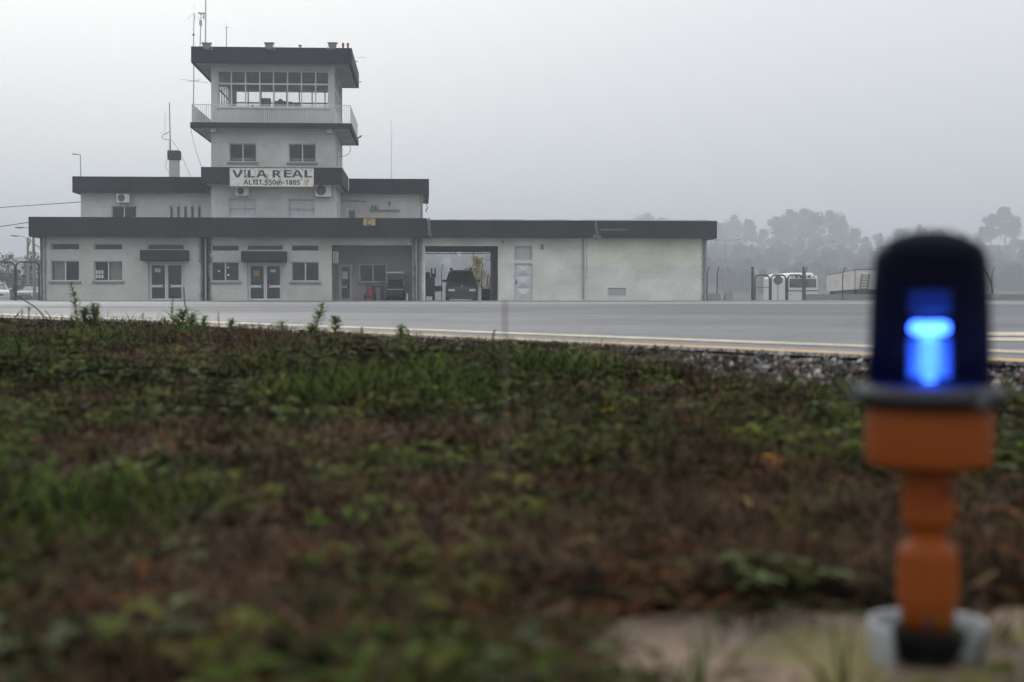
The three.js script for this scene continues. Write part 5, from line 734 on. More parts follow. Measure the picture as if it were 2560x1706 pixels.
{
  const kinds = [];
  for (let k = 0; k < 5; k++) {
    const r = rng(400 + k), H = 15, lobes = [], pine = k % 2; const n = pine ? 9 : 13;
    for (let i = 0; i < n; i++) { const y = H * (pine ? 0.5 + 0.45 * i / n : 0.28 + 0.62 * r()), a = r() * 6.283, q = (pine ? 2.6 : 3.4) * Math.sin(Math.PI * Math.min(0.97, (y / H - 0.12))) * r(); lobes.push([q * Math.cos(a), y, q * Math.sin(a), (pine ? 1.9 : 2.4) * (0.6 + 0.6 * r())]); }
    lobes.push([0, H * 0.93, 0, 1.3], [0.4, H * 0.8, 0.3, 2.0]);
    kinds.push([crownGeo(500 + k, lobes, 2600, 0.34, pine ? 0.7 : 0.9), trunkGeo(600 + k, H * 0.9, 0.28, 8)]);
  }
  // px of the crown's middle, py of its top, distance, kind
  const list = [[1618, 531, 430, 0], [1655, 541, 440, 3], [1712, 560, 400, 2], [1760, 548, 360, 0], [1800, 556, 350, 2], [1835, 536, 380, 4], [1870, 545, 340, 1], [1905, 572, 330, 2], [1940, 540, 320, 0], [1975, 522, 330, 4], [2010, 519, 340, 3], [2035, 530, 310, 2], [2075, 524, 330, 0], [2105, 543, 320, 4], [2135, 570, 300, 2], [2165, 590, 290, 1], [2200, 582, 300, 0], [2250, 570, 310, 2], [2300, 560, 320, 4], [2350, 572, 300, 0], [2405, 585, 290, 3], [2455, 566, 300, 2], [2480, 532, 310, 3], [2512, 513, 320, 1], [2540, 548, 300, 0], [2590, 560, 310, 2], [2650, 545, 320, 4], [2720, 560, 310, 0],
    [1690, 620, 300, 2], [1740, 610, 290, 0], [1790, 600, 290, 4], [1850, 605, 280, 2], [1900, 620, 270, 0], [1950, 600, 270, 2], [2000, 590, 280, 4], [2050, 595, 270, 0], [2100, 610, 260, 2], [2150, 640, 250, 0], [2440, 625, 260, 2], [2500, 620, 260, 4], [2560, 600, 270, 0], [1640, 590, 330, 4]];
  const nth = ['first', 'second', 'third', 'fourth', 'fifth', 'sixth', 'seventh', 'eighth', 'ninth', 'tenth', 'eleventh', 'twelfth', 'thirteenth', 'fourteenth', 'fifteenth', 'sixteenth', 'seventeenth', 'eighteenth', 'nineteenth', 'twentieth'];
  const treeLabel = (i) => { const back = i < 28, row = list.map((t, k) => [t[0], k]).filter(([, k]) => (k < 28) === back).sort((a, b) => a[0] - b[0]), k = row.findIndex(([, q]) => q === i), n = row.length; return k < n / 2 ? `${nth[k]} misty tree from the annex along the ${back ? 'tall skyline' : 'lower front'} row` : `${nth[n - 1 - k]} misty tree from the picture edge along the ${back ? 'tall skyline' : 'lower front'} row`; };
  list.forEach(([px, py, d, k], i) => {
    const z = -d * 2.75, p = at(px, py, z), g = groundY(p.x, z), h = Math.max(5, p.y - g), S = thing('hill_tree', treeLabel(i), 'tree', [p.x, g, z], 'misty trees of the wood behind the apron'); const s = h / 15.2; S.scale.set(s * (0.9 + 0.35 * hash(i, 2, 3)) * (h < 12 ? 1.25 : 1), s, s); S.rotation.y = hash(i, 5, 7) * 6.28;
    const c = cast(new THREE.Mesh(kinds[k][0], farLeaf)); c.name = 'crown'; const t = cast(new THREE.Mesh(kinds[k][1], M.bark)); t.name = 'trunk'; S.add(t, c);
  });
  { // the wood on the slope below them, one mass in the mist
    const r = rng(4321), holder = new THREE.Group(); holder.name = 'forest'; holder.userData = { kind: 'stuff', label: 'misty wooded slope below the skyline trees', category: 'wood' }; scene.add(holder); for (let k = 0; k < 3; k++) { const L = []; for (let i = 0; i < 190; i++) { const d = lerp(430, 900, Math.pow(r(), 0.8)), x = lerp(-0.05, 0.46, r()) * d, s = 0.55 + 0.35 * r(); L.push(new THREE.Matrix4().compose(V(x, groundY(x, -d) - 2.5, -d), new THREE.Quaternion().setFromAxisAngle(V(0, 1, 0), r() * 6.28), V(s * 1.25, s * 0.85, s * 1.25))); }
      const im = new THREE.InstancedMesh(kinds[[0, 2, 4][k]][0], farLeaf, L.length); L.forEach((m, i) => im.setMatrixAt(i, m)); im.name = 'tree_crowns'; cast(im); holder.add(im); } }
  // nearer trees: by the cars, and behind the bay
  const small = (nm, l, px, py, z, lobes, n, leaf, mat, H, seed) => { const p = at(px, py, z), g = groundY(p.x, z), S = thing(nm, l, 'tree', [p.x, g, z]), s = (p.y - g) / H; S.scale.set(s, s, s); local(S, 'trunk', trunkGeo(seed, H * 0.95, 0.07, 16), M.bark); local(S, 'crown', crownGeo(seed + 1, lobes, n, leaf, 1), mat); };
  const r = rng(77), L = []; for (let k = 0; k < 30; k++) { const y = 0.5 + 4.3 * Math.pow(r(), 0.8), w = 2.1 * (1 - y / 5.6); L.push([(r() - 0.5) * 2 * w, y, (r() - 0.5) * 2 * w, 0.32 + 0.4 * (1 - y / 6)]); }
  small('young_poplar', 'young yellow-green poplar seen through the drive-through bay', 1193, 632, -113, L, 3000, 0.085, leafMat([0.30, 0.26, 0.08]), 5.1, 700);
  const B = []; for (let k = 0; k < 26; k++) B.push([(r() - 0.5) * 4.6, 1.2 + 2.6 * r(), (r() - 0.5) * 3, 0.35 + 0.5 * r()]);
  small('roadside_tree', 'spreading leafy tree behind the parked white car', 18, 627, -150, B, 2200, 0.13, leafMat([0.11, 0.12, 0.06]), 4.4, 720);
  const Hd = []; for (let k = 0; k < 40; k++) Hd.push([(k / 40 - 0.5) * 14, 0.8 + 0.7 * r(), (r() - 0.5), 0.6 + 0.4 * r()]);
  const hp = at(40, 745, -165), hd = thing('hedge', 'low dark hedge behind the parked cars', 'hedge', [hp.x, groundY(hp.x, -165), -165]); local(hd, 'foliage', crownGeo(730, Hd, 5000, 0.14, 0.9), leafMat([0.05, 0.065, 0.035], 0)); hd.scale.setScalar(1.35);
}

// ---------------------------------------------------------------- taxiway edge light
{
  const k = 1.45 / F, fwd = V(0, 0, -1).applyEuler(new THREE.Euler(0, camera.rotation.y, 0)), rgt = V(1, 0, 0).applyEuler(new THREE.Euler(0, camera.rotation.y, 0)), c = fwd.clone().multiplyScalar(1.45).addScaledVector(rgt, (2325 - 1280) * k);
  const Y = (py) => 0.37 - (py - 755) * k, S = thing('taxiway_light', 'lit blue taxiway edge light on an orange stem', 'light', [c.x, 0, c.z]);
  const lathe = (pts, seg = 48) => new THREE.LatheGeometry(pts.map(([r, py]) => new THREE.Vector2(r * k, Y(py))), seg);
  const blueGlass = phys([0.0042, 0.0135, 0.105], 0.07, { transmission: 1, thickness: 0, ior: 1.4, specularIntensity: 0.12 });
  local(S, 'lens', lathe([[150, 965], [149, 900], [146, 800], [142, 700], [137, 645], [128, 622], [108, 604], [80, 590], [45, 580], [0.01, 576]]), blueGlass, 'deep blue glass dome');
  const glow = (a) => phys([0.6, 0.65, 0.7], 0.3, { emissive: lin(a * 0.75, a * 0.9, a) });
  const bulb = local(S, 'bulb', lathe([[0.01, 955], [14, 952], [21, 935], [23, 860], [22, 842], [0.01, 840]], 24), glow(100), 'bright glowing bulb');
  const filament = cast(new THREE.Mesh(new THREE.CapsuleGeometry(15 * k, 70 * k, 6, 16).rotateZ(Math.PI / 2).translate(0, Y(820), 0), glow(110))); filament.name = 'filament'; bulb.add(filament);
  const rings = []; for (let i = 0; i < 9; i++) rings.push(new THREE.TorusGeometry(50 * k, 3.4 * k, 8, 40).rotateX(Math.PI / 2).translate(0, Y(852 + i * 11), 0)); local(S, 'inner_lens', merge(rings), glow(6), 'ribbed inner lens with the bulb light put in as blue glow');  // ribs only catch the bulb; that light is put in as emission
  const r2 = []; for (let i = 0; i < 4; i++) r2.push(new THREE.TorusGeometry(48 * k, 5 * k, 8, 40).rotateX(Math.PI / 2).translate(0, Y(733 + i * 15), 0)); local(S, 'reflector', merge(r2), glow(1.1));  // bulb light thrown back by these rings, painted in as emission
  const p = new THREE.PointLight(lin(0.12, 0.25, 1), 0.02); p.position.set(0, Y(895), 0); p.castShadow = true; p.name = 'lamp_glow'; S.add(p);
  const orange = phys([0.21, 0.046, 0.0045], 0.6, { specularIntensity: 0.35, bumpMap: bumpFine, bumpScale: 0.0006 }), dark = std([0.016, 0.016, 0.018], 0.6, 0.1);
  local(S, 'clamp_ring', lathe([[0.01, 962], [150, 962], [176, 966], [187, 976], [188, 992], [180, 1006], [160, 1018], [0.01, 1018]]), dark, 'dark metal clamp ring'); const lug = []; for (let i = 0; i < 3; i++) { const a = 0.35 + i * 2.094; lug.push(new RoundedBoxGeometry(34 * k, 44 * k, 22 * k, 2, 3 * k).translate(0, Y(984), 186 * k).rotateY(a)); } local(S, 'clamp_lugs', merge(lug), std([0.09, 0.095, 0.10], 0.5, 0.3));
  local(S, 'body', lathe([[0.01, 1019], [148, 1019], [154, 1026], [156, 1090], [154, 1152], [147, 1164], [0.01, 1166]]), orange, 'orange painted lamp housing');
  local(S, 'stem', lathe([[58, 1166], [64, 1172], [65, 1300], [60, 1312], [47, 1318], [46, 1346], [52, 1358], [70, 1372], [75, 1388], [76, 1500], [70, 1520], [66, 1528], [66, 1578], [0.01, 1580]]), orange, 'orange stem with a breakable neck');
  local(S, 'screw', merge([disc(V(0.01, Y(1225), 65 * k), 9 * k, 8 * k), disc(V(-0.008, Y(1550), 66 * k), 12 * k, 8 * k)]), dark);
  local(S, 'socket', lathe([[0.01, 1576], [70, 1576], [94, 1580], [92, 1604], [78, 1640], [58, 1662], [0.01, 1668]]), phys([0.006, 0.006, 0.006], 0.9, { specularIntensity: 0.15 }), 'black rubber socket');
  { const g = new THREE.LatheGeometry([[112, 1664], [122, 1650], [132, 1600], [140, 1560], [146, 1556], [148, 1566], [143, 1620], [134, 1668]].map(([r, py]) => new THREE.Vector2(r * k, Y(py))), 40, Math.PI * 0.30, Math.PI * 1.40); local(S, 'collar', g, std([0.40, 0.42, 0.44], 0.6, 0.3), 'pale metal collar open to the front'); }
  // concrete pad round it
  const r = rng(31), pts = []; for (let i = 0; i < 64; i++) { const a = i / 64 * Math.PI * 2, ca = Math.cos(a), sa = Math.sin(a), m = Math.pow(Math.pow(Math.abs(ca), 5) + Math.pow(Math.abs(sa), 5), -0.2), q = 1 + 0.22 * (fbm(ca * 2 + 5, sa * 2 + 5, 14, 4) - 0.5) + 0.05 * (r() - 0.5); pts.push(new THREE.Vector2((ca * 0.42 + 0.03) * m * q, (sa * 0.30) * m * q)); }
  const g = new THREE.ExtrudeGeometry(new THREE.Shape(pts), { depth: 0.06, bevelEnabled: true, bevelSize: 0.012, bevelThickness: 0.012, bevelSegments: 2 }).rotateX(-Math.PI / 2), pp = g.attributes.position; for (let i = 0; i < pp.count; i++) if (pp.getY(i) > 0.05) pp.setY(i, pp.getY(i) + 0.008 * (fbm(pp.getX(i) * 7, pp.getZ(i) * 7, 3, 3) - 0.5)); g.computeVertexNormals();
  const spot = tex(512, 512, (u, v) => { const a = fbm(u * 4, v * 4, 131, 5, 4), b = fbm(u * 60, v * 60, 132, 3, 60), h = sstep(0.60, 0.70, fbm(u * 9, v * 9, 133, 4, 9)), mo = sstep(0.58, 0.68, fbm(u * 6 + 3, v * 6, 134, 4, 6)), k2 = (0.50 + 0.55 * a + 0.22 * (b - 0.5)) * (1 - 0.42 * h); return [k2 * (1 - 0.12 * mo), k2 * (0.93 - 0.04 * mo), k2 * (0.86 - 0.30 * mo)]; }, true, 1 / 0.9, 1 / 0.9);
  const pad = new THREE.Mesh(metreUV(g), std([0.27, 0.215, 0.175], 0.95, 0, { map: spot, bumpMap: bumpRough, bumpScale: 0.012 })); cast(pad); pad.name = 'concrete_pad'; pad.position.set(c.x + 0.06, -0.068, c.z + 0.05); pad.userData = { label: 'worn beige concrete pad under the blue light', category: 'pad' }; scene.add(pad);
  globalThis.padCentre = [c.x + 0.06, c.z + 0.05];
}

// ---------------------------------------------------------------- weeds and grass
const blade = (P, C, b, dir, len, w, bend, col, seg = 3) => { // tapered bent strip
  const side = V(-dir.z, 0, dir.x).normalize(), pt = []; for (let k = 0; k <= seg; k++) { const t = k / seg, o = dir.clone().multiplyScalar(len * bend * t * t), p = b.clone().add(o).add(V(0, len * t * (1 - 0.45 * bend * t), 0)), ww = w * (1 - Math.pow(t, 1.8)) * 0.5; pt.push([p.clone().addScaledVector(side, ww), p.clone().addScaledVector(side, -ww)]); }
  for (let k = 0; k < seg; k++) { const [a, c] = pt[k], [d, e] = pt[k + 1]; for (const v of [a, c, e, a, e, d]) { P.push(v.x, v.y, v.z); C.push(...col); } }
};
const leafAt = (P, C, b, dir, len, w, rise, col) => { // pointed oval leaf folded on its midrib
  const side = V(-dir.z, 0, dir.x).normalize(), f = (t, s, u) => b.clone().addScaledVector(dir, len * t).addScaledVector(side, w * s).add(V(0, len * (rise * t - 0.35 * t * t) + u, 0)); const m0 = f(0, 0, 0), m1 = f(0.5, 0, -w * 0.12), m2 = f(1, 0, 0), l1 = f(0.35, 0.5, 0.1 * w), l2 = f(0.75, 0.38, 0.05 * w), r1 = f(0.35, -0.5, 0.1 * w), r2 = f(0.75, -0.38, 0.05 * w);
  for (const t of [[m0, m1, l1], [l1, m1, l2], [l2, m1, m2], [m0, r1, m1], [r1, r2, m1], [r2, m2, m1]]) for (const v of t) { P.push(v.x, v.y, v.z); C.push(...col); }
};
function plant(fn) { const P = [], C = []; fn(P, C); const g = new THREE.BufferGeometry(); g.setAttribute('position', new THREE.Float32BufferAttribute(P, 3)); g.setAttribute('color', new THREE.Float32BufferAttribute(C, 3)); g.computeVertexNormals(); return g; }
const dirOf = (a) => V(Math.cos(a), 0, Math.sin(a));
const vari = (r, c, s = 0.35) => { const k = 1 - s + 2 * s * r(); return [c[0] * k * (0.9 + 0.2 * r()), c[1] * k, c[2] * k * (0.85 + 0.3 * r())]; };
const GREEN = [0.042, 0.063, 0.008], OLIVE = [0.050, 0.053, 0.010], SAGE = [0.075, 0.090, 0.040], BROWN = [0.044, 0.024, 0.011], RUST = [0.10, 0.034, 0.010], STRAW = [0.10, 0.072, 0.032], DARK = [0.03, 0.028, 0.018];
const vegMat = phys([1, 1, 1], 0.7, { vertexColors: true, side: THREE.DoubleSide, specularIntensity: 0.08 });
{
  const tuft = (s, col, n, len, w) => plant((P, C) => { const r = rng(s); for (let k = 0; k < n; k++) { const d = dirOf(r() * 6.283); blade(P, C, d.clone().multiplyScalar(0.018 * r()), d, len * (0.45 + 0.75 * r()), w * (0.6 + 0.7 * r()), 0.25 + 0.75 * r(), vari(r, col)); } });
  const rosette = (s, col, n, len) => plant((P, C) => { const r = rng(s); for (let k = 0; k < n; k++) { const d = dirOf(k * 2.4 + r()); leafAt(P, C, V(0, 0.004, 0), d, len * (0.55 + 0.6 * r()), len * (0.28 + 0.2 * r()), 0.25 + 0.7 * r(), vari(r, col)); } });
  const clover = (s, col, n, h) => plant((P, C) => { const r = rng(s); for (let k = 0; k < n; k++) { const d = dirOf(r() * 6.283), q = 0.05 * Math.sqrt(r()), y = h * (0.4 + 0.7 * r()), b = d.clone().multiplyScalar(q), top = b.clone().add(V((r() - 0.5) * 0.02, y, (r() - 0.5) * 0.02)), c = vari(r, col); blade(P, C, b, dirOf(r() * 6), y, 0.0022, 0.15, c, 1); for (let i = 0; i < 4; i++) leafAt(P, C, top, dirOf(r() * 6.28 + i * 1.6), 0.010 + 0.012 * r(), 0.010, 0.3, c); } });
  const litter = (s, col, n) => plant((P, C) => { const r = rng(s); for (let k = 0; k < n; k++) { const d = dirOf(r() * 6.283), b = V((r() - 0.5) * 0.09, 0.004 + 0.02 * r(), (r() - 0.5) * 0.09), e = vari(r, col, 0.5), l = 0.03 + 0.07 * r(); const side = V(-d.z, 0, d.x).multiplyScalar(0.0016 + 0.002 * r()), m = b.clone().addScaledVector(d, l * 0.5).add(V(0, 0.012 * r(), 0)), t = b.clone().addScaledVector(d, l).add(V(0, 0.01 * r(), 0)); for (const [p, q] of [[b, m], [m, t]]) { for (const v of [p.clone().add(side), p.clone().sub(side), q.clone().sub(side), p.clone().add(side), q.clone().sub(side), q.clone().add(side)]) { P.push(v.x, v.y, v.z); C.push(...e); } } if (k % 4 === 0) leafAt(P, C, b, d, 0.02 + 0.015 * r(), 0.013, 0.2, e); } });
  const kinds = { grass: [tuft(1, GREEN, 15, 0.085, 0.0042), tuft(2, GREEN, 12, 0.11, 0.005), tuft(3, OLIVE, 15, 0.08, 0.004)], leafy: [rosette(11, GREEN, 9, 0.045), rosette(12, SAGE, 9, 0.035), rosette(13, OLIVE, 8, 0.055), clover(14, GREEN, 15, 0.045), clover(15, SAGE, 13, 0.04), clover(16, OLIVE, 16, 0.05)], dry: [litter(21, BROWN, 18), litter(22, RUST, 16), litter(23, BROWN, 20), litter(24, STRAW, 9), tuft(25, BROWN, 9, 0.07, 0.003), tuft(26, RUST, 7, 0.06, 0.003), tuft(27, [0.062, 0.036, 0.020], 13, 0.10, 0.003), tuft(28, [0.075, 0.048, 0.028], 11, 0.085, 0.003)] };
  const out = { grass: kinds.grass.map(() => []), leafy: kinds.leafy.map(() => []), dry: kinds.dry.map(() => []) }, r = rng(1234), cx = globalThis.padCentre[0], cz = globalThis.padCentre[1], m4 = new THREE.Matrix4(), q4 = new THREE.Quaternion(), e = new THREE.Euler();
  const bands = [[0.55, 2.0, 3600], [2.0, 3.2, 2400], [3.2, 5.5, 1400], [5.5, 9, 800], [9, 15, 420], [15, 26, 200]];
  for (const [d0, d1, dens] of bands) {
    const x0 = -0.42 * d1 - 0.7, x1 = 0.50 * d1 + 0.7, n = Math.round((x1 - x0) * (d1 - d0) * dens);
    for (let i = 0; i < n; i++) {
      const x = lerp(x0, x1, r()), z = -lerp(d0, d1, r()), a = r(), b = r(), c2 = r(), d2 = r(), e2 = r(), vd = vegD(x, z); if (vd < 0 && !(vd > -0.9 && e2 < 0.25)) continue;
      const px = Math.abs(x - cx) / 0.43, pz = Math.abs(z - cz) / 0.31, inPad = Math.max(px, pz) + 0.4 * (fbm(x * 6, z * 6, 41, 3) - 0.5) < 0.96; if (inPad && !(e2 < 0.02 || (fbm(x * 5, z * 5, 47, 3) > 0.68 && e2 < 0.4))) continue;
      const g = fbm(x * 1.6, z * 0.9, 211, 4), br = fbm(x * 0.75 + 9, z * 0.45, 223, 4), near = sstep(0.0, -z > 7 ? 3.5 : 1.0, vd), far = -z > 9 ? 0.05 : 0;
      let wGrass = 0.10 + (-z > 5 ? 0.7 : 1.2) * sstep(0.54, 0.68, g), wLeaf = 0.62 * sstep(0.28, 0.5, g), wDry = 0.35 + 1.6 * sstep(0.46, 0.62, br) + 1.7 * (1 - near) + far; if (br < 0.44) wDry *= 0.55; wGrass *= 0.3 + 0.7 * near; wLeaf *= 0.3 + 0.7 * near; if (-z < 2.7) { wDry += 0.6; wLeaf *= 0.5; }
      if (vd < 0) { wGrass = 0; wLeaf = 0.1; }
      const t = a * (wGrass + wLeaf + wDry), kind = t < wGrass ? 'grass' : t < wGrass + wLeaf ? 'leafy' : 'dry', arr = out[kind], v = Math.floor(b * arr.length);
      const s = (0.65 + 0.8 * c2) * (kind === 'grass' ? lerp(0.7, 1.25, sstep(0.5, 0.75, g)) : 1) * (-z > 5 ? 1.25 : 1) * (-z > 11 ? 1.25 : 1) * lerp(0.6, 1, sstep(0, 0.5, vd)); e.set((d2 - 0.5) * 0.3, e2 * 6.283, (b - 0.5) * 0.3); q4.setFromEuler(e);
      arr[v].push([new THREE.Matrix4().compose(V(x, groundY(x, z) - 0.003, z), q4, V(s, s, s)), 0.45 + 1.15 * d2 * d2]);
    }
  }
  let total = 0; const labels = { grass: ['short green grass tufts scattered over the verge', 'grass'], leafy: ['small broad-leaved ground weeds covering the verge', 'weeds'], dry: ['brown dead stems and leaf litter over the verge', 'litter'] }, names = { grass: 'grass', leafy: 'ground_weeds', dry: 'dry_litter' };
  for (const k of Object.keys(out)) { const holder = new THREE.Group(); holder.name = names[k]; holder.userData = { kind: 'stuff', label: labels[k][0], category: labels[k][1] }; scene.add(holder); out[k].forEach((list, v) => { if (!list.length) return; const im = new THREE.InstancedMesh(kinds[k][v], vegMat, list.length), col = new THREE.Color(); list.forEach(([m, t], i) => { im.setMatrixAt(i, m); im.setColorAt(i, col.setRGB(t, t, t)); }); im.name = 'plants'; cast(im); holder.add(im); total += list.length; }); }
  console.log('plants', total);
  // broken asphalt and stones along the apron edge
  const stone = new THREE.IcosahedronGeometry(1, 0); { const p = stone.attributes.position; for (let i = 0; i < p.count; i++) { const k = 0.75 + 0.5 * hash(Math.round(p.getX(i) * 50), Math.round(p.getY(i) * 50 + p.getZ(i) * 90), 3); p.setXYZ(i, p.getX(i) * k, p.getY(i) * k * 0.6, p.getZ(i) * k); } stone.computeVertexNormals(); }
  const st = []; for (let i = 0; i < 60000; i++) { const s = lerp(-14, 24, r()), o = lerp(0.15, 3.2, Math.pow(r(), 1.3)), p = edgePt(s, o), a = r(), b = r(), c = r(), vd = vegD(p.x, p.z); if (-p.z < 3 || vd > 0.35 || p.z > 0) continue; if (fbm(p.x * 2.2, p.z * 2.2, 51, 3) < 0.36) continue; const z = 0.003 + 0.013 * a * a * a * a + 0.003 * b; st.push([new THREE.Matrix4().compose(V(p.x, Math.max(groundY(p.x, p.z), apronY(p.z) - (o < 0.3 ? 0 : 0.014)) + z * 0.2, p.z), q4.setFromEuler(e.set(a * 3, b * 6, c * 3)), V(z, z, z)), b]); }
  const im = new THREE.InstancedMesh(stone, std([1, 1, 1], 0.8), st.length), col = new THREE.Color(); st.forEach(([m, t], i) => { im.setMatrixAt(i, m); const k = t < 0.5 ? 0.015 + 0.04 * t : t < 0.85 ? 0.06 + 0.12 * t : 0.14 + 0.22 * t; im.setColorAt(i, col.setRGB(k, k * 0.96, k * 0.9)); }); im.name = 'gravel'; im.userData = { kind: 'stuff', label: 'pale and dark gravel along the broken apron edge', category: 'gravel' }; cast(im); scene.add(im); console.log('stones', st.length);
}
{ // upright weeds at the far edge of the verge, each its own plant
  const weedMat = phys([1, 1, 1], 0.8, { vertexColors: true, side: THREE.DoubleSide, transmission: 0.45, thickness: 0, specularIntensity: 0.3 }), stalk = std([0.10, 0.115, 0.045], 0.8), dryStalk = std([0.13, 0.095, 0.065], 0.9); let n = 0;
  const weed = (px, pyTop, pyBase, label, o = {}) => {
    const b0 = onApron(px + (o.lean ?? 0), pyBase), b = V(b0.x, groundY(b0.x, b0.z), b0.z), z = b.z, top = at(px, pyTop, z + 0.05), r = rng(900 + n++), S = thing('weed_plant', label, 'weed', [b.x, b.y, b.z], 'tall weeds at the verge edge'), h = top.y - b.y, mid = b.clone().lerp(top, 0.55).add(V((r() - 0.5) * 0.05 * h, 0, 0)), curve = new THREE.CatmullRomCurve3([b.clone().add(V(0, -0.02, 0)), mid, top]);
    part(S, 'stem', new THREE.TubeGeometry(curve, 14, o.r ?? 0.0045, 5), o.dry ? dryStalk : stalk); const P = [], C = [], c0 = o.col ?? [0.13, 0.20, 0.04], N = o.n ?? 60;
    for (let k = 0; k < N; k++) { const t = o.t0 !== undefined ? lerp(o.t0, 1, Math.pow(r(), 0.8)) : Math.pow(r(), 0.8), p = curve.getPoint(t), l = (o.leaf ?? 0.055) * (0.5 + 0.8 * r()) * (1.15 - 0.6 * t); leafAt(P, C, p, dirOf(r() * 6.283), l, l * 0.26, 0.5 + 0.6 * r(), vari(r, c0)); }
    for (let k = 0; k < (o.side ?? 0); k++) { const t = 0.25 + 0.5 * r(), p = curve.getPoint(t), d = dirOf(r() * 6.283), q = h * (0.2 + 0.25 * r()); for (let i = 0; i < 12; i++) { const u = i / 11, s = p.clone().addScaledVector(d, q * 0.45 * u).add(V(0, q * u, 0)); blade(P, C, s, dirOf(r() * 6), q * 0.15, 0.004, 0.2, vari(r, c0), 1); leafAt(P, C, s, dirOf(r() * 6.283), 0.03 + 0.02 * r(), 0.011, 0.6, vari(r, c0)); } }
    if (P.length) { const g = new THREE.BufferGeometry(); g.setAttribute('position', new THREE.Float32BufferAttribute(P, 3)); g.setAttribute('color', new THREE.Float32BufferAttribute(C, 3)); g.computeVertexNormals(); part(S, 'leaves', g, weedMat); }
  };
  weed(177, 708, 830, 'tallest leafy spire weed in front of the terminal end window', { n: 90, side: 3, lean: 20, leaf: 0.06 }); weed(212, 770, 832, 'broad bushy weed beside the tallest spire weed', { n: 150, side: 7, leaf: 0.07 }); weed(232, 758, 832, 'bushy weed with an upright tip right of the spire weed', { n: 130, side: 5, leaf: 0.06 }); weed(244, 763, 830, 'slim leafy weed at the end of the bushy clump', { n: 60, side: 2 });
  weed(270, 802, 832, 'small rounded weed beside the bushy clump', { n: 50, side: 3 }); weed(37, 790, 828, 'small upright weed near the picture edge', { n: 26, leaf: 0.035 }); weed(54, 772, 826, 'thin seed stalk next to the arching stem', { n: 22, leaf: 0.03, r: 0.003 });
  weed(71, 768, 826, 'leafy stalk under the arching dry stem', { n: 18, t0: 0.75, leaf: 0.05 }); weed(155, 792, 828, 'thin weed stalk left of the spire weed', { n: 20, leaf: 0.035 }); weed(336, 800, 832, 'low thin weed between the two clumps', { n: 20, leaf: 0.03, r: 0.003 }); weed(358, 783, 834, 'grey thin weed in front of the first glass door', { n: 12, leaf: 0.03, r: 0.003, dry: true, col: [0.16, 0.15, 0.12] });
  weed(431, 742, 838, 'tall sparse seed stalk before the first glass door', { n: 34, leaf: 0.04, r: 0.0035, col: [0.15, 0.16, 0.09] }); weed(410, 794, 836, 'small weed left of the sparse seed stalk', { n: 24, leaf: 0.035 }); weed(455, 780, 848, 'dark green pointed weed tuft near the first door', { n: 80, leaf: 0.10, side: 4 }); weed(478, 785, 845, 'bushy weed behind the pointed tuft', { n: 110, side: 6 }); weed(510, 792, 845, 'leafy weed right of the pointed tuft', { n: 80, side: 4 });
  weed(545, 780, 842, 'thin weed with a flat seed head', { n: 20, leaf: 0.03, r: 0.003, col: [0.15, 0.14, 0.09] }); weed(580, 798, 844, 'pale leafy weed under the second window', { n: 50, side: 3 }); weed(706, 808, 848, 'small pale weed left of the curved weed', { n: 34, side: 2 }); weed(807, 762, 852, 'curved leafy weed before the second glass door', { n: 80, lean: -24, side: 2, leaf: 0.06 }); weed(838, 794, 856, 'leafy weed right of the curved one', { n: 90, side: 4, leaf: 0.06 }); weed(780, 812, 858, 'bushy low weed left of the curved one', { n: 90, side: 5, leaf: 0.05 });
  weed(904, 818, 862, 'thin pale weed by the yellow line', { n: 34, leaf: 0.035 }); weed(1003, 822, 874, 'bright green weed overlapping the yellow line', { n: 70, side: 3, leaf: 0.055 }); weed(1020, 824, 872, 'narrow bright weed beside the bright green one', { n: 34, leaf: 0.05 }); weed(1236, 826, 880, 'bent rusty dry stem by the yellow line', { n: 14, leaf: 0.03, dry: true, lean: -16, col: [0.14, 0.07, 0.045] });
  { const z = -2.6, b = at(1263, 1200, z), t = at(1262, 752, z); single('dry_stick', tube([V(b.x, groundY(b.x, z) - 0.01, z), V((b.x + t.x) / 2 + 0.001, 0.18, z), t], 0.002, 12, 6), dryStalk, 'lone blurred dry stick standing before the drive-through bay', 'stick'); }
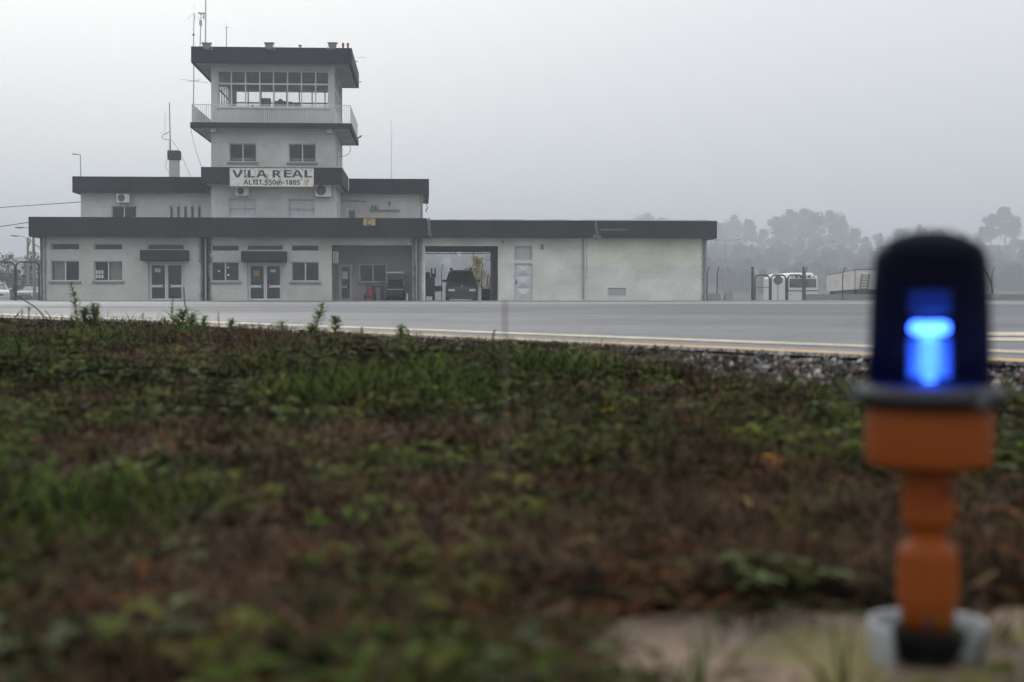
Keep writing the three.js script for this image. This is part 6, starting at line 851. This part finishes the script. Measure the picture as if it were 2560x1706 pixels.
  // arching dry stem at the left
  const b = onApron(118, 828), a = [[118, 822], [104, 786], [84, 766], [62, 752], [40, 736], [32, 722]].map(([x, y]) => at(x, y, b.z)); a[0].y = groundY(b.x, b.z); single('arching_stem', tube(a, 0.006, 30, 6), dryStalk, 'long dry stem arching over the verge near the parked cars', 'stem'); const b2 = onApron(136, 828); single('arching_stem', tube([V(b2.x, groundY(b2.x, b2.z), b2.z), at(128, 798, b2.z), at(112, 776, b2.z)], 0.004, 20, 5), dryStalk, 'shorter dry stem beside the arching one', 'stem');
  const b3 = onApron(478, 838); single('arching_stem', tube([V(b3.x, groundY(b3.x, b3.z), b3.z), at(470, 790, b3.z), at(462, 760, b3.z), at(459, 718, b3.z)], 0.005, 24, 6), dryStalk, 'thin dark stem rising in front of the first glass door', 'stem');
  // yellow flowers
  for (const [px, py, l] of [[1920, 1142, 'yellow flower nearest the orange lamp stem'], [1508, 1027, 'yellow flower in the middle of the verge'], [1528, 1024, 'yellow flower touching the one in the middle of the verge'], [1268, 1037, 'small yellow flower left of the pair']]) {
    const d = V((px - PW / 2) / F, -(py - PH / 2) / F, -1).applyEuler(camera.rotation); let t = 1; for (let i = 0; i < 400; i++) { const p = camera.position.clone().addScaledVector(d, t); if (p.y < groundY(p.x, p.z) + 0.055) break; t += 0.02; } const p = camera.position.clone().addScaledVector(d, t), g = groundY(p.x, p.z), S = thing('yellow_flower', l, 'flower', [p.x, g, p.z], 'yellow flowers in the verge');
    part(S, 'stem', rod(V(p.x, g - 0.005, p.z), p, 0.0015, 0.0012, 5), stalk); const P = [], C = []; for (let k = 0; k < 14; k++) leafAt(P, C, p, dirOf(k * 0.449), 0.012, 0.006, 0.5, [0.62, 0.36, 0.02]); const q = new THREE.BufferGeometry(); q.setAttribute('position', new THREE.Float32BufferAttribute(P, 3)); q.setAttribute('color', new THREE.Float32BufferAttribute(C, 3)); q.computeVertexNormals(); part(S, 'petals', q, vegMat);
  }
}
scene.traverse((o) => { if (o.isMesh) { o.castShadow = true; o.receiveShadow = true; } });
renderer.render(scene, camera);
